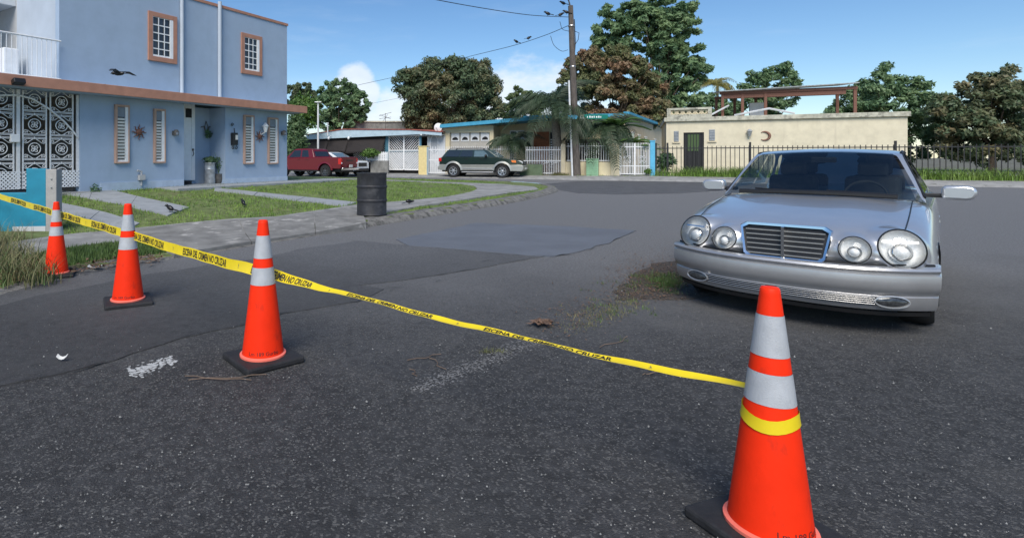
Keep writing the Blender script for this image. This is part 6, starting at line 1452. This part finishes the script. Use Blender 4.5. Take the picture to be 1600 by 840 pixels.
# ---- birds
def bird(label, P, rz, pose='perch', sc=1.):
    t = thing('blackbird', label, 'bird', tuple(P), rz, 'black birds', scale=sc); m = M()
    if pose == 'fly':
        m.ell((0, 0, 0), (.13, .045, .045), 12, 8); m.ell((.14, 0, .015), (.045, .035, .035), 10, 6); m.tube([(.17, 0, .015), (.215, 0, .0)], [.014, .003], 5); m.build('body', 'bird', t, smooth=60)
        for s_ in (-1, 1):
            m = M(); m.add([(.07, s_ * .03, .02), (-.06, s_ * .03, .02), (-.09, s_ * .2, .06), (-.13, s_ * .36, .0), (-.05, s_ * .34, .01), (.05, s_ * .18, .07)], [(0, 1, 2, 5), (2, 3, 4, 5)]); m.build('wing', 'bird', t, solid=.008)
        m = M(); m.add([(-.09, -.02, 0), (-.09, .02, 0), (-.25, .05, -.01), (-.25, -.05, -.01)], [(0, 1, 2, 3)]); m.build('tail', 'bird', t, solid=.01)
    else:
        rot = Matrix.Rotation(R(-25 if pose == 'perch' else 10), 3, 'Y'); zc = .10
        m.ell((0, 0, zc), (.105, .05, .055), 12, 8, rot); h_ = V(.10, 0, .055) if pose == 'perch' else V(.115, 0, .0); m.ell(V(0, 0, zc) + h_, (.04, .033, .035), 10, 6); m.tube([tuple(V(0, 0, zc) + h_ + V(.03, 0, 0)), tuple(V(0, 0, zc) + h_ + V(.075, 0, -.01))], [.012, .002], 5); m.build('body', 'bird', t, smooth=60)
        m = M(); m.add([(-.07, -.02, zc - .02), (-.07, .02, zc - .02), (-.22, .035, zc - .06), (-.22, -.035, zc - .06)], [(0, 1, 2, 3)]); m.build('tail', 'bird', t, solid=.012)
        for s_ in (-1, 1): m = M(); m.tube([(.0, s_ * .02, zc - .04), (.005, s_ * .02, 0)], .005, 4); m.build('leg', 'bird', t)
    return t
bird('black bird in flight before the upper blue wall', at(186, 115, 12.), R(165), 'fly', 1.05)
for px, py, rz, lb in ((266, 334, 160, 'black bird standing at the end of the gate path'), (380, 324, 120, 'black bird standing on the lawn left of the drum'), (639, 321.5, 20, 'black bird crouching in the verge right of the drum')):
    p = lawn_pt(px, py); bird(lb, (p.x, p.y, float(zl([(p.x, p.y)])[0]) + .03), R(rz), 'peck' if px > 600 else 'perch', .85)
for px, py, d, rz, lb in ((856, 25.5, 30.6, 180, 'leftmost black bird on the upper overhead wire'), (876, 27, 31.2, 10, 'black bird on the upper wire next to the pole'), (880, 9, bd, 180, 'black bird on the lamp arm at the top of the pole'), (885, 23, bd - .1, 170, 'black bird against the pole just below its top'),
                      (807, 68.5, 37.6, 200, 'left one of two black birds on the lower wire'), (826, 63, 36.3, 20, 'right one of two black birds on the lower wire')):
    bird(lb, at(px, py, d), R(rz), 'perch', 1.5)
bird('dark bird by the far gutter before the black fence', (*gnd(1047, 279.5)[:2], .02), R(30), 'peck', 1.4)

# ================================================================== TREES
def tree(name, label, d, blobs, nclump, nleaf, leaf, material, trunk, tint=.3, tintn=.5, clump=.16, droop=0., group='trees behind the houses', deep=.8, up=.4, red=0., ragged=.0):
    """blobs: (px, py, rx, ry) in photo pixels at distance d; trunk: (px, foot_z)"""
    tx_, = trunk[:1]; X0 = (tx_ - CX) / F * d; t = thing(name, label, 'tree', (X0, d, 0), 0, group); rs_ = np.random.RandomState(abs(hash(label)) % 99991 if False else sum(map(ord, label)))
    CL = []; size = 0
    for (bx, by, rx, ry) in blobs:
        c = np.array(at(bx, by, d)) - np.array([X0, d, 0]); r_ = np.array([rx, (rx + ry) * .5 * deep, ry]) * d / F; size = max(size, r_.max())
        k = max(6, int(nclump * (rx * ry) / sum(b[2] * b[3] for b in blobs))); u = rs_.normal(size=(k, 3)); u /= np.linalg.norm(u, axis=1)[:, None]; rad = .45 + .55 * rs_.rand(k, 1) ** .45
        CL.append(c + u * r_ * rad * (1 + ragged * rs_.normal(size=(k, 1))))
    CL = np.vstack(CL); per = nleaf // len(CL); cr_ = clump * size; CT = np.clip(rs_.normal(tint, tintn, len(CL)), 0, 1)
    if red:                                    # young red growth sits in patches
        CT = np.clip(CT + red * np.array([noise.noise(V(*(q * .35)) + V(5, 1, 3)) for q in CL]) * 2.2, 0, 1)
    L_ = np.repeat(CL, per, 0); n = len(L_); g_ = rs_.normal(size=(n, 3)); g_ /= np.linalg.norm(g_, axis=1)[:, None]; L_ = L_ + g_ * cr_ * np.array([1, 1, .75]) * rs_.rand(n, 1) ** .5
    nrm = g_ * .6 + rs_.normal(size=(n, 3)) * .5 + np.array([0, -.1, up]); nrm /= np.linalg.norm(nrm, axis=1)[:, None]
    a = rs_.normal(size=(n, 3)); a[:, 2] -= droop; a -= nrm * (a * nrm).sum(1)[:, None]; a /= np.linalg.norm(a, axis=1)[:, None]; b = np.cross(nrm, a); s_ = leaf * (.65 + .7 * rs_.rand(n, 1))
    Q = np.zeros((n, 4, 3)); Q[:, 0] = L_ - a * s_; Q[:, 1] = L_ - b * s_ * .42; Q[:, 2] = L_ + a * s_; Q[:, 3] = L_ + b * s_ * .42
    tn = np.clip(np.repeat(CT, per) + rs_.normal(0, .12, n), 0, 1); np_mesh('crown', Q.reshape(-1, 3), 4, material, t, np.repeat(tn, 4))
    m = M(); cz = CL[:, 2].min(); mid = CL.mean(0); hgt = max(1.2, mid[2] * .45); r0 = .05 * size + .06
    m.tube([(0, 0, -.1), (.1 * r0, 0, hgt * .5), (mid[0] * .3, mid[1] * .3, hgt)], [r0 * 1.25, r0, r0 * .85], 9)
    for k in rs_.choice(len(CL), min(22, len(CL)), False):
        e = CL[k]; p0 = np.array([mid[0] * .3, mid[1] * .3, hgt]); q = p0 * .5 + e * .5; q[2] += .08 * size
        m.tube([tuple(p0), tuple((p0 + q) / 2), tuple(q), tuple(e)], [r0 * .55, r0 * .4, r0 * .25, r0 * .07], 6)
    m.build('trunk', 'bark', t, smooth=60); return t
tree('mango_tree', 'large rounded mango tree with bronze tinged crown behind the two low houses', 50, [(700, 150, 70, 55), (655, 135, 36, 32), (742, 130, 40, 36), (700, 112, 52, 24), (660, 172, 30, 28), (752, 165, 32, 34), (700, 185, 70, 25), (636, 125, 18, 14)], 520, 80000, .15, 'leaf_mango', (700,), tint=.08, tintn=.18, clump=.14, droop=.9, red=.35)
tree('mango_tree', 'mango tree covered in rust red young leaves right of the pole', 47, [(955, 115, 52, 40), (915, 108, 35, 30), (990, 125, 40, 36), (945, 88, 40, 18), (1010, 160, 36, 34), (955, 160, 50, 36), (900, 130, 26, 26), (1000, 185, 40, 20)], 460, 70000, .165, 'leaf_mango_red', (960,), tint=.38, tintn=.25, clump=.14, droop=1.2, red=.6)
tree('breadfruit_tree', 'tall open green tree rising behind the red leaved mango', 55, [(1012, 55, 50, 42), (960, 55, 34, 30), (1050, 40, 42, 34), (1030, 15, 36, 20), (990, 20, 28, 18), (950, 25, 14, 18), (1065, 95, 34, 34), (1040, 120, 40, 40), (1070, 145, 26, 26), (1085, 110, 20, 20), (1075, 12, 12, 10), (1060, 170, 40, 24)], 420, 36000, .26, 'leaf_green', (1035,), tint=.35, tintn=.35, clump=.145, ragged=.12)
tree('shade_tree', 'airy green tree with gaps standing left of the small cloud', 52, [(535, 160, 32, 28), (512, 165, 22, 28), (560, 162, 18, 22), (530, 140, 28, 16), (548, 185, 26, 16), (515, 190, 22, 18)], 260, 16000, .18, 'leaf_green', (528,), tint=.3, tintn=.35, clump=.16, ragged=.12)
tree('dark_tree', 'dark green tree peeping over the bush at the blue house corner', 58, [(470, 146, 24, 16), (456, 150, 18, 18), (485, 158, 16, 18)], 90, 9000, .22, 'leaf_mango', (468,), tint=.05, tintn=.1)
tree('garden_tree', 'small yellowish green tree behind the turquoise roof edge', 54, [(812, 158, 22, 22), (800, 172, 26, 16), (830, 170, 20, 20), (786, 178, 18, 14)], 110, 9000, .2, 'leaf_far', (810,), tint=.4, tintn=.3)
tree('garden_tree', 'low leafy tree filling the gap below the red mango', 60, [(1000, 215, 40, 30), (960, 210, 30, 26), (1045, 215, 30, 28), (880, 205, 50, 24), (820, 205, 50, 22)], 160, 14000, .22, 'leaf_green', (1000,), tint=.1, tintn=.2)
tree('distant_tree', 'low dark tree line tree left of the rusty roof frame', 62, [(1105, 165, 26, 22), (1130, 172, 30, 20), (1095, 185, 20, 14)], 100, 9000, .22, 'leaf_green', (1108,), tint=.1, tintn=.2)
tree('distant_tree', 'feathery green tree behind the rusty roof frame', 60, [(1190, 120, 22, 18), (1180, 135, 24, 14), (1210, 140, 34, 34), (1190, 165, 44, 20), (1225, 115, 20, 20), (1150, 175, 26, 14)], 130, 10000, .21, 'leaf_green', (1200,), tint=.25, tintn=.3, ragged=.1)
tree('distant_tree', 'broad green tree beyond the right end of the weathered house', 56, [(1370, 165, 60, 45), (1330, 180, 40, 36), (1420, 170, 50, 44), (1380, 130, 36, 26), (1340, 218, 60, 30), (1440, 218, 60, 30)], 260, 30000, .2, 'leaf_green', (1375,), tint=.25, tintn=.3, ragged=.06)
tree('distant_tree', 'rounded darker green tree at the far right edge of the street', 50, [(1540, 170, 70, 50), (1500, 190, 40, 40), (1600, 180, 50, 54), (1560, 130, 40, 26), (1540, 222, 70, 34), (1640, 222, 60, 34)], 260, 30000, .2, 'leaf_mango', (1550,), tint=.15, tintn=.2, ragged=.06)

def frond_mesh(L_, arc_, n, ll, wl, drop):
    """a feather leaf: rib along +x bending down, leaflets hanging on both sides"""
    rib = [];
    for k in range(n + 1):
        t_ = k / n; rib.append(V(L_ * t_ * (1 - .12 * t_), 0, L_ * (.55 * t_ - arc_ * t_ * t_)))
    m = M(); m.tube([tuple(q) for q in rib[::2]], [.028 * (1 - .8 * k / (len(rib[::2]) - 1)) for k in range(len(rib[::2]))], 4)
    for k in range(2, n + 1):
        t_ = k / n; l_ = ll * (.35 + 1.0 * math.sin(math.pi * min(1, .12 + .85 * t_))) ; tg = (rib[k] - rib[k - 1]).normalized()
        for s_ in (-1, 1):
            o_ = V(0, s_, 0) * .75 + tg * .55 + V(0, 0, random.uniform(-.1, .25)); o_.normalize(); p0 = rib[k]; p1 = p0 + o_ * l_ * .5; p2 = p0 + o_ * l_ * .85 + V(0, 0, -drop * l_)
            wv = tg * wl; m.add([p0 - wv * .5, p0 + wv * .5, p1 + wv, p1 - wv, p2 + wv * .15, p2 - wv * .15], [(0, 1, 2, 3), (3, 2, 4, 5)])
    return m
def palm(name, label, base, crown, nf, L_, material, ll=.55, wl=.022, r_=.2, n=34, arcs=(.75, 1.0, 1.25), elev=(-20, 75), seed=1, group='palms across the street', drop=.45):
    t = thing(name, label, 'palm', base, 0, group); c = V(*crown) - V(*base); rs_ = random.Random(seed)
    m = M(); q = 14; m.tube([(c.x * (i / q) ** 1.3, c.y * i / q, c.z * i / q) for i in range(q + 1)], [r_ * (1.35 - .5 * i / q) * (1.06 if i % 2 else .97) for i in range(q + 1)], 10); m.build('trunk', 'palm_trunk', t, smooth=60)
    srcs = []
    for a_ in arcs:
        o = frond_mesh(L_, a_, n, ll, wl, drop).build('frond', material, t); srcs.append(o)
    for k in range(nf):
        o = srcs[k] if k < len(srcs) else bpy.data.objects.new('frond', srcs[k % len(srcs)].data)
        if k >= len(srcs): COL.objects.link(o); o.parent = t
        az_ = k * 2.399 + rs_.uniform(-.2, .2); el = R(elev[0] + (elev[1] - elev[0]) * ((k * .618) % 1)); o.location = c + V(0, 0, rs_.uniform(-.1, .1)); o.rotation_euler = (rs_.uniform(-.2, .2), -el * .75, az_); s_ = rs_.uniform(.8, 1.1); o.scale = (s_,) * 3
    return t
cb = FAR.w(fx(872, .6), .6); pc = at(867, 168, cb[1])
palm('feather_palm', 'large drooping feather palm with pale trunk beside the pole', (cb[0], cb[1], farz(9)), tuple(pc), 38, 3.0, 'leaf_palm', .8, .034, .26, 44, (.95, 1.2, 1.45), (-15, 75), 4, drop=.55)
cb = FAR.w(fx(800, 1.0), 1.0); pc = at(800, 222, cb[1])
palm('feather_palm', 'smaller feather palm behind the bonnet of the green SUV', (cb[0], cb[1], farz(6)), tuple(pc), 20, 1.7, 'leaf_palm', .55, .03, .13, 30, (.9, 1.2, 1.4), (-20, 70), 9, drop=.6)
cb = FAR.w(fx(948, 1.2), 1.2); pc = at(945, 198, cb[1])
palm('feather_palm', 'low feather palm with hanging fronds behind the cream fence', (cb[0], cb[1], farz(9)), tuple(pc), 28, 2.3, 'leaf_palm', .75, .034, .16, 38, (1.1, 1.4, 1.6), (-20, 60), 14, drop=.6)
d_ = 66; pc = at(1121, 134, d_); palm('coconut_palm', 'distant yellowish coconut palm crown above the terrace frame', (pc.x, d_, 0), tuple(pc), 20, 2.5, 'leaf_coconut', .6, .04, .16, 26, (.8, 1.05, 1.3), (-25, 70), 5)

def banana(label, px, y, hpx, n, L_, seed):
    b = FAR.w(fx(px, y), y); t = thing('banana_plant', label, 'banana plant', (b[0], b[1], farz(12)), 0, 'banana plants by the white gate'); h_ = at(px, hpx, b[1]).z - farz(12); rs_ = random.Random(seed)
    m = M(); m.tube([(0, 0, 0), (.05, 0, h_ * .5), (0, 0, h_)], [.13, .11, .07], 9); m.build('stem', 'leaf_light', t, smooth=60)
    for k in range(n):
        az_ = k * 2.4 + rs_.uniform(-.3, .3); el = rs_.uniform(.7, 1.3); rows = []; l_ = L_ * rs_.uniform(.75, 1.1); w_ = .24
        for i in range(13):
            t_ = i / 12; x = l_ * t_ * math.cos(el) * (1 + .35 * t_); z = l_ * (math.sin(el) * t_ - .62 * t_ * t_); ww = .02 + w_ * math.sin(math.pi * min(1, max(0, (t_ - .12) / .9))) ** .6 if t_ > .12 else .02
            rag = 1 + .22 * ((i * 7 + k) % 3 - 1)
            rows.append([(x * math.cos(az_) - s_ * ww * rag * math.sin(az_), x * math.sin(az_) + s_ * ww * rag * math.cos(az_), h_ + z - abs(s_) * ww * .35) for s_ in (-1, -.5, 0, .5, 1)])
        m = M(); m.grid(rows); m.build('leaf', 'leaf_banana', t, smooth=60)
    return t
banana('banana plant with tall arching leaves above the turquoise roof', 961, .9, 205, 9, 2.4, 3); banana('banana plant with torn leaves behind the white double gate', 985, 1.6, 228, 8, 1.9, 8); banana('short banana plant near the blue gate post', 1003, .8, 236, 7, 1.4, 5)
